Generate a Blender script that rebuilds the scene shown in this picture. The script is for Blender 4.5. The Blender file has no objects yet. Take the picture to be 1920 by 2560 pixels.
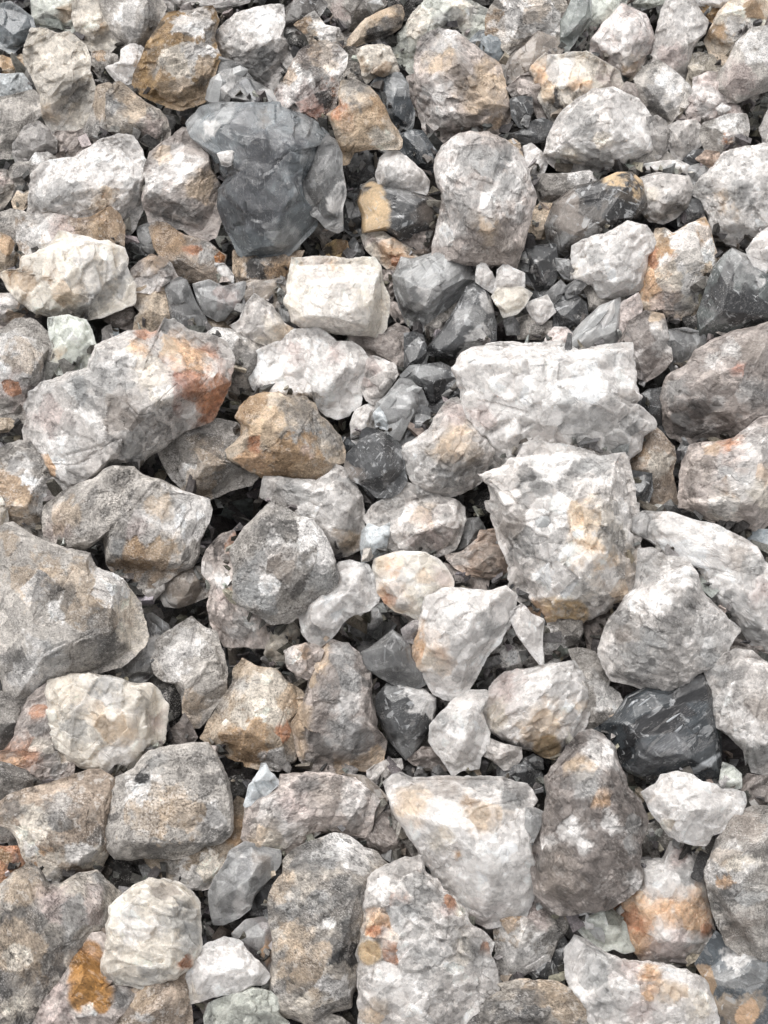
import bpy, math, zlib
import numpy as np
from mathutils import Vector

# ------------------------------------------------------------------ camera, sky, sun, exposure
SC = bpy.context.scene
W_PX, H_PX = 1920.0, 2560.0            # pixel grid in which the stones were surveyed
FOV_V = math.radians(60.0)
PITCH = math.radians(28.0)             # lens axis, measured from straight down
ALPHA = math.radians(20.0)             # angle between the lens axis and the pile's normal
FPX = (H_PX / 2) / math.tan(FOV_V / 2)
D0 = 0.924                             # metres to the pile along the axis
CAM = np.array([0.0, 0.0, 1.35])
AX = np.array([0.0, math.sin(PITCH), -math.cos(PITCH)])
RT = np.array([1.0, 0.0, 0.0])
UP = np.array([0.0, math.cos(PITCH), math.sin(PITCH)])
NRM = -AX * math.cos(ALPHA) + UP * math.sin(ALPHA)

cam_d = bpy.data.cameras.new('camera')
cam = bpy.data.objects.new('camera', cam_d)
SC.collection.objects.link(cam)
cam.location = CAM
cam.rotation_euler = (PITCH, 0, 0)
cam_d.sensor_fit = 'VERTICAL'
cam_d.sensor_height = 24.0
cam_d.lens = 12.0 / math.tan(FOV_V / 2)
cam_d.clip_start = 0.01
cam_d.clip_end = 500.0
SC.camera = cam

SUN_DIR = Vector((-0.28, 0.42, 0.86)).normalized()
world = bpy.data.worlds.new('World')
SC.world = world
world.use_nodes = True
wn, wl = world.node_tree.nodes, world.node_tree.links
wn.clear()
sky = wn.new('ShaderNodeTexSky')
sky.sky_type = 'NISHITA'
sky.sun_disc = False
sky.sun_elevation = math.asin(SUN_DIR.z)
sky.sun_rotation = math.atan2(SUN_DIR.x, SUN_DIR.y)
sky.air_density = 1.0
sky.dust_density = 4.0
hs = wn.new('ShaderNodeHueSaturation')      # thin overcast: the blue is mostly washed out
hs.inputs['Saturation'].default_value = 0.06
bg = wn.new('ShaderNodeBackground')
bg.inputs['Strength'].default_value = 0.12
wo = wn.new('ShaderNodeOutputWorld')
wl.new(sky.outputs[0], hs.inputs['Color'])
wl.new(hs.outputs[0], bg.inputs[0])
wl.new(bg.outputs[0], wo.inputs[0])

sun_d = bpy.data.lights.new('sun', 'SUN')
sun_d.energy = 1.2
sun_d.angle = math.radians(50.0)
sun_d.color = (1.0, 0.96, 0.92)
sun = bpy.data.objects.new('sun', sun_d)
SC.collection.objects.link(sun)
sun.rotation_euler = SUN_DIR.to_track_quat('Z', 'Y').to_euler()

SC.view_settings.view_transform = 'Standard'
SC.view_settings.look = 'None'
SC.view_settings.exposure = 0.58
SC.view_settings.gamma = 1.0
SC.view_settings.use_curve_mapping = False
SC.render.engine = 'CYCLES'
SC.cycles.max_bounces = 6
SC.cycles.diffuse_bounces = 3
SC.cycles.use_denoising = True
SC.cycles.use_adaptive_sampling = True
SC.cycles.adaptive_threshold = 0.02

# ------------------------------------------------------------------ noise in numpy
_TAB = (np.random.default_rng(4).random(64 ** 3) * 2 - 1).astype(np.float32)

def vnoise(p, seed):
    """smooth value noise, -1..1, from a repeating lattice of random values"""
    p = p.astype(np.float32) + np.float32((seed * 7.31) % 61.7)
    f = np.floor(p)
    t = p - f
    t = t * t * (3 - 2 * t)
    i = f.astype(np.int32) & 63
    j = (i + 1) & 63
    x0, x1 = i[:, 0] << 12, j[:, 0] << 12
    y0, y1 = i[:, 1] << 6, j[:, 1] << 6
    z0, z1 = i[:, 2], j[:, 2]
    tx, ty, tz = t[:, 0], t[:, 1], t[:, 2]
    def ed(xy):
        u = _TAB[xy + z0]
        return u + (_TAB[xy + z1] - u) * tz
    a = ed(x0 + y0); a = a + (ed(x0 + y1) - a) * ty
    b = ed(x1 + y0); b = b + (ed(x1 + y1) - b) * ty
    return a + (b - a) * tx

def fbm(p, seed, octaves=3, gain=0.5):
    s, a, tot = 0.0, 1.0, 0.0
    for o in range(octaves):
        s = s + a * vnoise(p * (2.03 ** o) + 17.3 * o, seed + o * 7)
        tot += a
        a *= gain
    return s / tot

def sstep(a, b, x):
    t = np.clip((x - a) / (b - a), 0, 1)
    return t * t * (3 - 2 * t)

# ------------------------------------------------------------------ unit icospheres
def icosphere(level):
    g = (1 + 5 ** 0.5) / 2
    v = np.array([(-1, g, 0), (1, g, 0), (-1, -g, 0), (1, -g, 0), (0, -1, g), (0, 1, g), (0, -1, -g), (0, 1, -g),
                  (g, 0, -1), (g, 0, 1), (-g, 0, -1), (-g, 0, 1)], float)
    v /= np.linalg.norm(v[0])
    f = np.array([(0, 11, 5), (0, 5, 1), (0, 1, 7), (0, 7, 10), (0, 10, 11), (1, 5, 9), (5, 11, 4), (11, 10, 2),
                  (10, 7, 6), (7, 1, 8), (3, 9, 4), (3, 4, 2), (3, 2, 6), (3, 6, 8), (3, 8, 9), (4, 9, 5), (2, 4, 11),
                  (6, 2, 10), (8, 6, 7), (9, 8, 1)])
    for _ in range(level):
        e = np.sort(np.concatenate([f[:, [0, 1]], f[:, [1, 2]], f[:, [2, 0]]]), axis=1)
        ue, inv = np.unique(e, axis=0, return_inverse=True)
        inv = inv.reshape(-1)
        m = v[ue[:, 0]] + v[ue[:, 1]]
        m /= np.linalg.norm(m, axis=1)[:, None]
        n, k = len(v), len(f)
        a, b, c = inv[:k] + n, inv[k:2 * k] + n, inv[2 * k:] + n
        v = np.concatenate([v, m])
        f = np.concatenate([np.stack([f[:, 0], a, c], 1), np.stack([f[:, 1], b, a], 1),
                            np.stack([f[:, 2], c, b], 1), np.stack([a, b, c], 1)])
    # turn it a little so that no vertex row lines up with the axes
    ca, sa, cb, sb = math.cos(.37), math.sin(.37), math.cos(.61), math.sin(.61)
    v = v @ np.array([[ca, -sa, 0], [sa, ca, 0], [0, 0, 1]]) @ np.array([[1, 0, 0], [0, cb, -sb], [0, sb, cb]])
    return v, f

ICO = {k: icosphere(k) for k in (1, 2, 3, 4, 5, 6)}

def front_heavy(v, eq=.67):
    """move three quarters of the vertices to the half of the stone that lies open"""
    phi = np.arccos(np.clip(v[:, 2], -1, 1))
    e = eq * math.pi
    phi2 = np.where(phi < e, phi / e * math.pi / 2, math.pi / 2 + (phi - e) / (math.pi - e) * math.pi / 2)
    az = np.arctan2(v[:, 1], v[:, 0])
    return np.stack([np.sin(phi2) * np.cos(az), np.sin(phi2) * np.sin(az), np.cos(phi2)], 1)

DOME = {k: (front_heavy(ICO[k][0]), ICO[k][1]) for k in (3, 4, 5, 6)}

def vert_normals(p, f):
    n = np.cross(p[f[:, 1]] - p[f[:, 0]], p[f[:, 2]] - p[f[:, 0]])
    out = np.zeros_like(p)
    for c in range(3):
        for k in range(3):
            out[:, k] += np.bincount(f[:, c], n[:, k], len(p))
    return out / np.maximum(np.linalg.norm(out, axis=1), 1e-12)[:, None]

def mesh_from(name, p, f, smooth=True):
    me = bpy.data.meshes.new(name)
    me.vertices.add(len(p))
    me.vertices.foreach_set('co', np.ascontiguousarray(p, np.float32).ravel())
    me.loops.add(f.size)
    me.loops.foreach_set('vertex_index', np.ascontiguousarray(f, np.int32).ravel())
    me.polygons.add(len(f))
    me.polygons.foreach_set('loop_start', np.arange(0, f.size, 3, dtype=np.int32))
    me.polygons.foreach_set('loop_total', np.full(len(f), 3, np.int32))
    me.polygons.foreach_set('use_smooth', np.full(len(f), smooth))
    me.update()
    return me

def set_attr(me, name, typ, arr, field):
    a = me.attributes.new(name, typ, 'POINT')
    a.data.foreach_set(field, np.ascontiguousarray(arr, np.float32).ravel())

# ------------------------------------------------------------------ materials
class NT:
    def __init__(self, name):
        self.m = bpy.data.materials.new(name)
        self.m.use_nodes = True
        self.t = self.m.node_tree
        self.t.nodes.clear()
    def n(self, typ, **kw):
        x = self.t.nodes.new(typ)
        for k, v in kw.items():
            setattr(x, k, v)
        return x
    def put(self, sock, v):
        if isinstance(v, bpy.types.NodeSocket):
            self.t.links.new(v, sock)
        else:
            sock.default_value = v
    def math(self, op, a, b=0.0, c=0.0, clamp=False):
        x = self.n('ShaderNodeMath', operation=op, use_clamp=clamp)
        self.put(x.inputs[0], a); self.put(x.inputs[1], b); self.put(x.inputs[2], c)
        return x.outputs[0]
    def ramp(self, v, a, b, lo=0.0, hi=1.0, smooth=True):
        x = self.n('ShaderNodeMapRange', interpolation_type='SMOOTHSTEP' if smooth else 'LINEAR')
        self.put(x.inputs[0], v)
        x.inputs[1].default_value = a; x.inputs[2].default_value = b
        x.inputs[3].default_value = lo; x.inputs[4].default_value = hi
        return x.outputs[0]
    def noise(self, vec, scale, detail=2.0, rough=0.55, dist=0.0):
        x = self.n('ShaderNodeTexNoise')
        self.put(x.inputs['Vector'], vec)
        x.inputs['Scale'].default_value = scale; x.inputs['Detail'].default_value = detail
        x.inputs['Roughness'].default_value = rough; x.inputs['Distortion'].default_value = dist
        return x.outputs[0]
    def mix(self, fac, a, b, mode='MIX'):
        x = self.n('ShaderNodeMix', data_type='RGBA', blend_type=mode)
        self.put(x.inputs[0], fac); self.put(x.inputs[6], a); self.put(x.inputs[7], b)
        return x.outputs[2]
    def scalecol(self, col, f):
        x = self.n('ShaderNodeVectorMath', operation='SCALE')
        self.put(x.inputs[0], col); self.put(x.inputs['Scale'], f)
        return x.outputs[0]

def stone_material(name, grain=150.0, grain_amp=.25, fine_amp=.25, dust=.2, pits=.2, rough=.6,
                   rough_var=.2, spec=.5, bump=.5, facet=.5, sss=0.0, flecks=0.0, sugar=0.0, mottle=.15, grit=.22):
    T = NT(name)
    tc = T.n('ShaderNodeAttribute', attribute_name='tc').outputs['Vector']
    ca = T.n('ShaderNodeAttribute', attribute_name='Col')
    col, mask = ca.outputs['Color'], ca.outputs['Alpha']
    ax = T.n('ShaderNodeSeparateColor')
    T.put(ax.inputs[0], T.n('ShaderNodeAttribute', attribute_name='aux').outputs['Color'])
    mid, pmask, bru = ax.outputs
    # warped coordinates so that grains are not straight-edged cells
    wv = T.n('ShaderNodeTexNoise'); T.put(wv.inputs['Vector'], tc)
    wv.inputs['Scale'].default_value = grain * .9; wv.inputs['Detail'].default_value = 1
    sub = T.n('ShaderNodeVectorMath', operation='MULTIPLY_ADD')
    T.put(sub.inputs[0], wv.outputs['Color']); sub.inputs[1].default_value = (.28 / grain,) * 3; T.put(sub.inputs[2], tc)
    wtc = sub.outputs[0]
    vo = T.n('ShaderNodeTexVoronoi', feature='F1'); T.put(vo.inputs['Vector'], wtc)
    vo.inputs['Scale'].default_value = grain
    sep = T.n('ShaderNodeSeparateColor'); T.put(sep.inputs[0], vo.outputs['Color'])
    cell, cell2 = sep.outputs[0], sep.outputs[1]
    inv = T.math('SUBTRACT', 1.0, mask)
    # grains: their own brightness, some of them clear (darker)
    cellf = T.math('ADD', T.ramp(cell, 0, 1, -grain_amp, grain_amp, False), T.ramp(cell2, 0, .16, -grain_amp, 0))
    cellf = T.math('MULTIPLY', cellf, T.math('MULTIPLY_ADD', inv, .8, .2))
    fine = T.noise(tc, 400, 4, .70)
    if sugar > 0:                        # fine sugary crystals
        v2 = T.n('ShaderNodeTexVoronoi', feature='F1'); T.put(v2.inputs['Vector'], wtc)
        v2.inputs['Scale'].default_value = 330
        s2 = T.n('ShaderNodeSeparateColor'); T.put(s2.inputs[0], v2.outputs['Color'])
        cellf = T.math('ADD', cellf, T.math('MULTIPLY', T.ramp(s2.outputs[0], 0, 1, -sugar, sugar, False), T.ramp(pmask, .3, .6, .35, 1.2)))
    ff = T.ramp(fine, .3, .7, -fine_amp, fine_amp, False)
    mf = T.ramp(mid, .25, .75, -mottle, mottle, False)
    n2 = T.noise(tc, 640, 3, .75)
    gf = T.ramp(n2, .3, .7, -grit, grit, False)
    tot = T.math('ADD', 1.0, T.math('ADD', T.math('ADD', cellf, gf), T.math('ADD', ff, mf)))
    c = T.scalecol(col, tot)
    # whitish dust and bruises
    dn = T.math('MULTIPLY', T.ramp(n2, .53, .62), T.ramp(mid, .42, .62))
    dn2 = T.math('MULTIPLY', T.ramp(bru, .60, .70), T.ramp(fine, .38, .52))
    df = T.math('MULTIPLY', T.math('ADD', dn, T.math('MULTIPLY', dn2, .8), clamp=True), dust)
    c = T.mix(df, c, (.74, .705, .675, 1))
    if flecks > 0:                       # thin scratches and flakes on glassy faces
        mp = T.n('ShaderNodeMapping'); T.put(mp.inputs['Vector'], tc)
        mp.inputs['Scale'].default_value = (1.0, .12, .4); mp.inputs['Rotation'].default_value = (.4, .2, .7)
        sc = T.ramp(T.noise(mp.outputs[0], 420, 2, .6, .3), .63, .69)
        fl = T.math('MULTIPLY', T.ramp(cell, .93, .94), T.ramp(bru, .45, .6))
        c = T.mix(T.math('MULTIPLY', T.math('ADD', sc, fl, clamp=True), flecks), c, (.55, .56, .57, 1))
    # pits and dark mineral specks
    pn = T.math('MULTIPLY', T.ramp(n2, .46, .36), T.ramp(pmask, .42, .62))
    c = T.mix(T.math('MULTIPLY', pn, pits), c, (.07, .063, .058, 1))
    # relief: every grain is a little tilted plane
    dv = T.n('ShaderNodeVectorMath', operation='SUBTRACT'); T.put(dv.inputs[0], wtc); T.put(dv.inputs[1], vo.outputs['Position'])
    rd = T.n('ShaderNodeVectorMath', operation='SUBTRACT'); T.put(rd.inputs[0], vo.outputs['Color']); rd.inputs[1].default_value = (.5, .5, .5)
    dt = T.n('ShaderNodeVectorMath', operation='DOT_PRODUCT'); T.put(dt.inputs[0], dv.outputs[0]); T.put(dt.inputs[1], rd.outputs[0])
    h = T.math('MULTIPLY', dt.outputs['Value'], facet * grain * 2.0)
    h = T.math('ADD', h, T.math('MULTIPLY', fine, 1.0))
    if sugar > 0:
        h = T.math('ADD', h, T.math('MULTIPLY', s2.outputs[0], .35))
    h = T.math('SUBTRACT', h, T.math('MULTIPLY', pn, .4))
    bp = T.n('ShaderNodeBump'); bp.inputs['Strength'].default_value = bump
    bp.inputs['Distance'].default_value = .0022
    T.put(bp.inputs['Height'], h)
    b = T.n('ShaderNodeBsdfPrincipled')
    T.put(b.inputs['Base Color'], c)
    rv = T.math('ADD', T.ramp(bru, .3, .7, rough - rough_var, rough + rough_var, False),
                T.math('MULTIPLY', T.math('ADD', mask, df, clamp=True), .4), clamp=True)
    T.put(b.inputs['Roughness'], rv)
    b.inputs['Specular IOR Level'].default_value = spec
    T.put(b.inputs['Normal'], bp.outputs[0])
    if sss > 0:
        b.inputs['Subsurface Weight'].default_value = sss
        b.inputs['Subsurface Radius'].default_value = (1.0, .96, .92)
        b.inputs['Subsurface Scale'].default_value = .011
    o = T.n('ShaderNodeOutputMaterial')
    T.t.links.new(b.outputs[0], o.inputs[0])
    return T.m

MAT = {
    'W': stone_material('milky_quartz', 120, .12, .07, .14, .02, .30, .2, .5, .5, 1.2, sss=.65, sugar=.14, mottle=.02, grit=.08),
    'Q': stone_material('grey_quartz', 130, .20, .11, .22, .10, .32, .2, .5, .55, 1.2, sss=.5, sugar=.20, mottle=.03, grit=.14),
    'P': stone_material('rosy_quartz', 140, .21, .15, .26, .18, .38, .2, .5, .6, 1.0, sugar=.22, mottle=.05, grit=.17),
    'G': stone_material('grey_stone', 190, .20, .30, .50, .46, .80, .12, .35, .7, .4),
    'S': stone_material('smoky_quartz', 200, .16, .16, .16, .10, .17, .09, .7, .22, .25, flecks=.5, mottle=.12, grit=.14),
    'C': stone_material('clear_quartz', 90, .18, .09, .16, .04, .20, .10, .65, .26, .8, sss=.6, flecks=.28, mottle=.06, grit=.10),
    'T': stone_material('tan_stone', 170, .16, .28, .28, .40, .85, .1, .3, .7, .4),
    'X': stone_material('speckled_stone', 200, .32, .36, .45, .62, .72, .2, .45, .7, .5),
}
MAT['B'] = MAT['T']
MAT['K'] = MAT['G']

# ------------------------------------------------------------------ colours (linear albedo)
BASE = {                      # main tone, second tone, clear-crystal tone, share of clear crystals
    'W': ((.77, .735, .71), (.68, .645, .62), (.45, .432, .42), .18),
    'Q': ((.58, .547, .522), (.44, .413, .394), (.27, .257, .248), .24),
    'P': ((.44, .388, .36), (.285, .248, .227), (.19, .165, .153), .18),
    'G': ((.43, .402, .372), (.26, .243, .226), (.15, .143, .136), .14),
    'S': ((.055, .056, .058), (.098, .100, .103), (.035, .036, .038), .25),
    'C': ((.25, .25, .25), (.38, .38, .375), (.15, .15, .152), .25),
    'T': ((.54, .455, .365), (.41, .33, .25), (.30, .25, .205), .10),
    'B': ((.38, .26, .14), (.25, .175, .11), (.14, .12, .10), .18),
    'X': ((.40, .36, .315), (.17, .16, .15), (.09, .088, .088), .26),
    'K': ((.06, .058, .056), (.04, .039, .038), (.03, .03, .03), .2),  # gap stones: the shade they lie in is put into this near-black tone
}
TINT = {'b': (.90, 1.0, 1.07), 'g': (.94, 1.02, .97), 'y': (1.03, 1.0, .92), 'p': (1.06, .98, .97), 'n': (1.10, .96, .84),
        'd': (.62,) * 3, 'l': (1.28,) * 3, 'o': (1.12, .98, .68), 'r': (1.05, .72, .56), 'f': (1, 1, 1)}
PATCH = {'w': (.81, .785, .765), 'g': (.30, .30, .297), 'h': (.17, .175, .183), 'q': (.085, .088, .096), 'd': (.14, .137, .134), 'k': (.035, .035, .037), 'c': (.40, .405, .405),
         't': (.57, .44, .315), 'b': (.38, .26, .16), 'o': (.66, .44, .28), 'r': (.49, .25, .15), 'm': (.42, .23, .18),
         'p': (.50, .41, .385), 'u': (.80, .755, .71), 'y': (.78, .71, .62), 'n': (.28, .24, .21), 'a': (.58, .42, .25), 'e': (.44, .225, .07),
         's': (.62, .65, .68)}
CRUST = set('tbaen')
NAME = {'W': 'white_quartz_rock', 'Q': 'grey_quartz_rock', 'P': 'pinkish_quartz_rock', 'G': 'grey_rock', 'S': 'smoky_quartz_rock',
        'C': 'clear_quartz_shard', 'T': 'tan_rock', 'B': 'brown_rock', 'X': 'speckled_rock', 'K': 'shade_toned_rock'}
TILE = {c: ((0, 610, 1220)[i % 3], (0, 620, 1240, 1860)[i // 3]) for i, c in enumerate('ABCDEFGHIJKL')}
TS = 700.0 / 1659.0

def parse_pts(s):
    out, t = [], None
    for tok in s.split():
        if tok in TILE:
            t = TILE[tok]
        else:
            a = [float(q) for q in tok.split(',')]
            out.append([t[0] + a[0] * TS, t[1] + a[1] * TS] + [q * TS for q in a[2:]])
    return out

def plane_depth(px, py):
    dy = (H_PX / 2 - py) / FPX
    return D0 * math.cos(ALPHA) / (math.cos(ALPHA) - dy * math.sin(ALPHA))

def ray(px, py):
    px, py = np.asarray(px, float), np.asarray(py, float)
    return (AX[None] + ((px - W_PX / 2) / FPX)[:, None] * RT[None] + ((H_PX / 2 - py) / FPX)[:, None] * UP[None])

# ------------------------------------------------------------------ one stone's shape
NTH = 512
THETA = (np.arange(NTH) + .5) / NTH * 2 * math.pi - math.pi

def polar_radius(poly, c):
    """distance from c to the farthest crossing of the outline, for NTH directions"""
    d = np.stack([np.cos(THETA), np.sin(THETA)], 1)
    a = poly - c
    e = np.roll(a, -1, 0) - a
    den = d[:, None, 0] * e[None, :, 1] - d[:, None, 1] * e[None, :, 0]
    den = np.where(np.abs(den) < 1e-12, 1e-12, den)
    t = (a[None, :, 0] * e[None, :, 1] - a[None, :, 1] * e[None, :, 0]) / den
    u = (a[None, :, 0] * d[:, None, 1] - a[None, :, 1] * d[:, None, 0]) / den
    ok = (t > 0) & (u >= 0) & (u < 1)
    far = np.where(ok, t, 0).max(1)
    return far, ok.sum(1)

def poly_area(p):
    q = np.roll(p, -1, 0)
    return .5 * (p[:, 0] * q[:, 1] - p[:, 1] * q[:, 0]).sum()

class Stone:
    def __init__(self, line, idx):
        lev, kind, label, poly, pat, fac = line.split('|')
        self.level, self.label, self.idx = int(lev), label, idx
        self.kind, _, self.mods = kind.partition('+')
        self.seed = zlib.crc32(label.encode()) & 0x7FFFFFFF
        rng = self.rng = np.random.default_rng(self.seed)
        px = np.array(parse_pts(poly))
        self.cpx = (px.min(0) + px.max(0)) / 2
        self.tc = plane_depth(*self.cpx)
        k = self.tc / FPX
        self.k = k
        P = (px - self.cpx) * np.array([k, -k])           # metres, y up
        A = poly_area(P)
        if A < 0:
            P = P[::-1]
            A = -A
        # the point from which the outline is most nearly star-shaped
        lo, hi = P.min(0), P.max(0)
        best = None
        for gx in np.linspace(.25, .75, 7):
            for gy in np.linspace(.25, .75, 7):
                c = lo + (hi - lo) * (gx, gy)
                R, cnt = polar_radius(P, c)
                if (cnt % 2 == 0).mean() > .2:
                    continue
                Ar = (R ** 2).sum() * math.pi / NTH
                s = abs(Ar - A) / A + .15 * (cnt > 1).mean() + .25 * (1 - R.min() / R.max())
                if best is None or s < best[0]:
                    best = (s, c, R)
        self.c0, R = best[1], best[2]
        self.req = math.sqrt(A / math.pi)
        self.rmin = min(np.median(np.minimum(R, np.roll(R, NTH // 2))), self.req)
        # ragged outline
        th = np.stack([np.cos(THETA), np.sin(THETA), np.zeros(NTH)], 1)
        rag = {'S': .016, 'C': .020, 'K': .02}.get(self.kind, .046)
        R = 1.06 * R * (1 + rag * fbm(th * self.req / .013 + 3.1, self.seed, 4, .7))
        self.R = R
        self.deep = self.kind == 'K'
        flat = {'S': .62, 'C': .60}.get(self.kind, .72)
        self.D = self.rmin * (flat + .12 * rng.random())
        self.pa, self.pb = 2.4 + 1.0 * rng.random(), 1.15 + .25 * rng.random()
        self.planes = []
        self.facets(fac, rng)
        self.patches = [(q.split()[0], parse_pts(' '.join(q.split()[1:]))[0]) for q in pat.split(';') if q.strip()]
        self.z = 0.0

    def rad(self, th):
        x = (th + math.pi) / (2 * math.pi) * NTH - .5
        i = np.floor(x).astype(int)
        f = x - i
        return self.R[i % NTH] * (1 - f) + self.R[(i + 1) % NTH] * f

    def facets(self, spec, rng):
        th = np.repeat(THETA[::8], 12)
        rho = np.tile(np.linspace(.05, .98, 12), NTH // 8)
        r = self.rad(th) * rho
        x, y = r * np.cos(th), r * np.sin(th)
        z = self.D * (1 - rho ** self.pa) ** (1 / self.pb)
        self.xmax = np.abs(r).max()
        L = []
        for q in spec.split():
            a, t, f = [float(w) for w in q.split('/')]
            L.append((math.radians(a), math.radians(t), f))
        n = 7 + int(4 * rng.random()) if not L else 5
        if L and self.kind == 'S':
            n = 2
        a0 = rng.random() * 6.283
        L.append((rng.random() * 6.283, math.radians(4 + 18 * rng.random()), .80 + .1 * rng.random()))
        for i in range(n):
            f = .68 + .22 * rng.random() if not spec else .82 + .13 * rng.random()
            L.append((a0 + 6.283 * (i + .6 * rng.random()) / n, math.radians(26 + 32 * rng.random()), f))
        for i in range(0 if (spec and self.kind == 'S') else 1 if spec else 2):          # a few big broken faces
            L.append((rng.random() * 6.283, math.radians(22 + 24 * rng.random()), (.78 if spec else .60) + .14 * rng.random()))
        for a, t, f in L:
            nx, ny, nz = math.cos(a) * math.sin(t), math.sin(a) * math.sin(t), math.cos(t)
            d = (x * nx + y * ny + z * nz).max() * f
            self.planes.append((nx, ny, nz, d))
            z = np.minimum(z, (d - x * nx - y * ny) / nz)
        eps, r = .02 * self.req, self.req
        for i in range({'S': 3, 'C': 7, 'G': 12, 'T': 12, 'K': 5}.get(self.kind, 16)):
            j = rng.integers(len(x))
            if rho[j] > .93:
                continue
            def hh(a, b):
                t_, q_ = np.arctan2(b, a), np.hypot(a, b)
                return float(self.height(np.array([a]), np.array([b]), np.minimum(q_ / self.rad(np.array([t_])), 1))[0])
            h0 = hh(x[j], y[j])
            n = np.array([-(hh(x[j] + eps, y[j]) - h0) / eps, -(hh(x[j], y[j] + eps) - h0) / eps, 1.0])
            n /= np.linalg.norm(n)
            n += .16 * rng.normal(size=3)
            n /= np.linalg.norm(n)
            if n[2] < .35:
                continue
            d = x[j] * n[0] + y[j] * n[1] + h0 * n[2] - r * rng.uniform(.012, .05)
            cut = z - (d - x * n[0] - y * n[1]) / n[2]
            if (cut > .16 * self.D).mean() > .05:
                continue
            self.planes.append((n[0], n[1], n[2], d))
            z = np.minimum(z, (d - x * n[0] - y * n[1]) / n[2])

    def height(self, x, y, rho):
        z = self.D * np.clip(1 - rho ** self.pa, 0, 1) ** (1 / self.pb)
        for nx, ny, nz, d in self.planes:
            z = np.minimum(z, (d - x * nx - y * ny) / nz)
        return np.maximum(z, -.25 * self.D * (1 - rho))

    def raster(self, gx, gy):
        """front height on survey pixels; nan outside the outline"""
        x = (gx - self.cpx[0]) * self.k - self.c0[0]
        y = -(gy - self.cpx[1]) * self.k - self.c0[1]
        th, r = np.arctan2(y, x), np.hypot(x, y)
        rho = r / self.rad(th)
        h = self.height(x, y, np.minimum(rho, 1))
        return np.where(rho < 1, h, np.nan), rho

    def build(self):
        rng, kind = self.rng, self.kind
        dpx = 2 * self.req / self.k * 768 / W_PX
        lev = 6 if dpx > 150 else 5 if dpx > 68 else 4 if dpx > 24 else 3
        v, f = DOME[lev]
        th, rho = np.arctan2(v[:, 1], v[:, 0]), np.hypot(v[:, 0], v[:, 1])
        R = self.rad(th)
        x, y = R * rho * np.cos(th), R * rho * np.sin(th)
        front = v[:, 2] >= -1e-6
        zf = self.height(x, y, rho)
        zb = -self.D * 1.15 * np.sqrt(np.clip(1 - rho ** 2.4, 0, 1))
        for i in range(5):
            a, t = rng.random() * 6.283, math.radians(20 + 40 * rng.random())
            nx, ny, nz = math.cos(a) * math.sin(t), math.sin(a) * math.sin(t), -math.cos(t)
            d = (x * nx + y * ny + zb * nz).max() * (.75 + .15 * rng.random())
            zb = np.maximum(zb, (d - x * nx - y * ny) / nz)
        z = np.where(front, zf, np.minimum(zb, 0))
        p = np.stack([x, y, z], 1)
        r = self.req
        off = rng.random(3) * 50
        N = vert_normals(p, f)
        rim = sstep(1.0, .86, rho)
        glassy = kind in 'SC'
        # broad undulation, then broken steps (cells with planes of their own), then grain
        a_und = .010 if glassy else .022
        p = p + N * (r * a_und * fbm(p / (r * .75) + off, self.seed + 1, 3, .5) * (.35 + .65 * rim))[:, None]
        cellmul = np.ones(len(p)); clear = np.zeros(len(p))
        # broken faces: flat chips struck off all over, large ones first
        N = vert_normals(p, f)
        tone = np.ones(len(p))
        fr_i = np.flatnonzero(v[:, 2] > -.15)
        nb, ns, nt = {'S': (14, 4, 0), 'C': (15, 8, 8), 'K': (10, 8, 0), 'G': (16, 16, 40), 'T': (16, 16, 40)}.get(kind, (20, 12, 60))
        if lev < 5:
            nb, ns, nt = nb * 2 // 3, ns // 3, 0
        soft = .35 + .65 * sstep(1.0, .85, rho)
        for cnt, d0, d1, rr, jit, el in ((ns, .003, .012, .36, .22, .022), (nt, .002, .008, .16, .34, .014)):
            if cnt == nt:
                N = vert_normals(p, f)
            for i in rng.choice(fr_i, cnt):
                n = N[i] + jit * rng.normal(size=3)
                n /= np.linalg.norm(n)
                rel = p - (p[i] - N[i] * r * rng.uniform(d0, d1))
                e = rel @ n
                rad_ = r * rr * rng.uniform(.6, 1.2)
                k = np.flatnonzero((e > 0) & (e < el * r) & ((rel * rel).sum(1) < rad_ * rad_))
                p[k] -= (e[k] * soft[k])[:, None] * n
                tone[k] = tone[k] * .3 + .7 * (1 + .13 * (rng.random() * 2 - 1))
        N = vert_normals(p, f)
        tiers = {'W': ((.50, .014), (.0100, .0022)), 'Q': ((.50, .014), (.0098, .0022)), 'P': ((.50, .014), (.0100, .0020)),
                 'G': ((.50, .016), (.0120, .0011)), 'X': ((.42, .018), (.0090, .0013)), 'T': ((.45, .018), (.0110, .0010)),
                 'B': ((.35, .030), (.0090, .0014)), 'K': ((.5, .03), (.012, .001)), 'S': ((.60, .006), (.0180, .0006)),
                 'C': ((.55, .008), (.0150, .0013))}[kind]
        for ti, (size, amp) in enumerate(tiers):
            if ti == 0:
                size, amp = size * r, amp * r
            else:
                k_ = rng.uniform(.7, 1.6); size, amp = size * k_, amp * k_ * rng.uniform(.5, 1.2)
            ncell = int(np.clip(2.2 * r * r * 3.1 / size ** 2, 6, 260))
            sd = p[rng.integers(0, len(p), ncell)]
            q = p + size * .13 * np.stack([fbm(p / size * 1.3 + 9 * j, self.seed + 31 + j, 2) for j in range(3)], 1)
            an = rng.random() * 3.14
            M = np.array([[math.cos(an), -math.sin(an), 0], [math.sin(an), math.cos(an), 0], [0, 0, 1.0]])
            M = M @ np.diag((1.0, rng.uniform(.42, 1.0), .7))
            q = q @ M; s2 = sd @ M
            ids, ids2, wt = np.empty(len(p), int), np.empty(len(p), int), np.empty(len(p))
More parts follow.
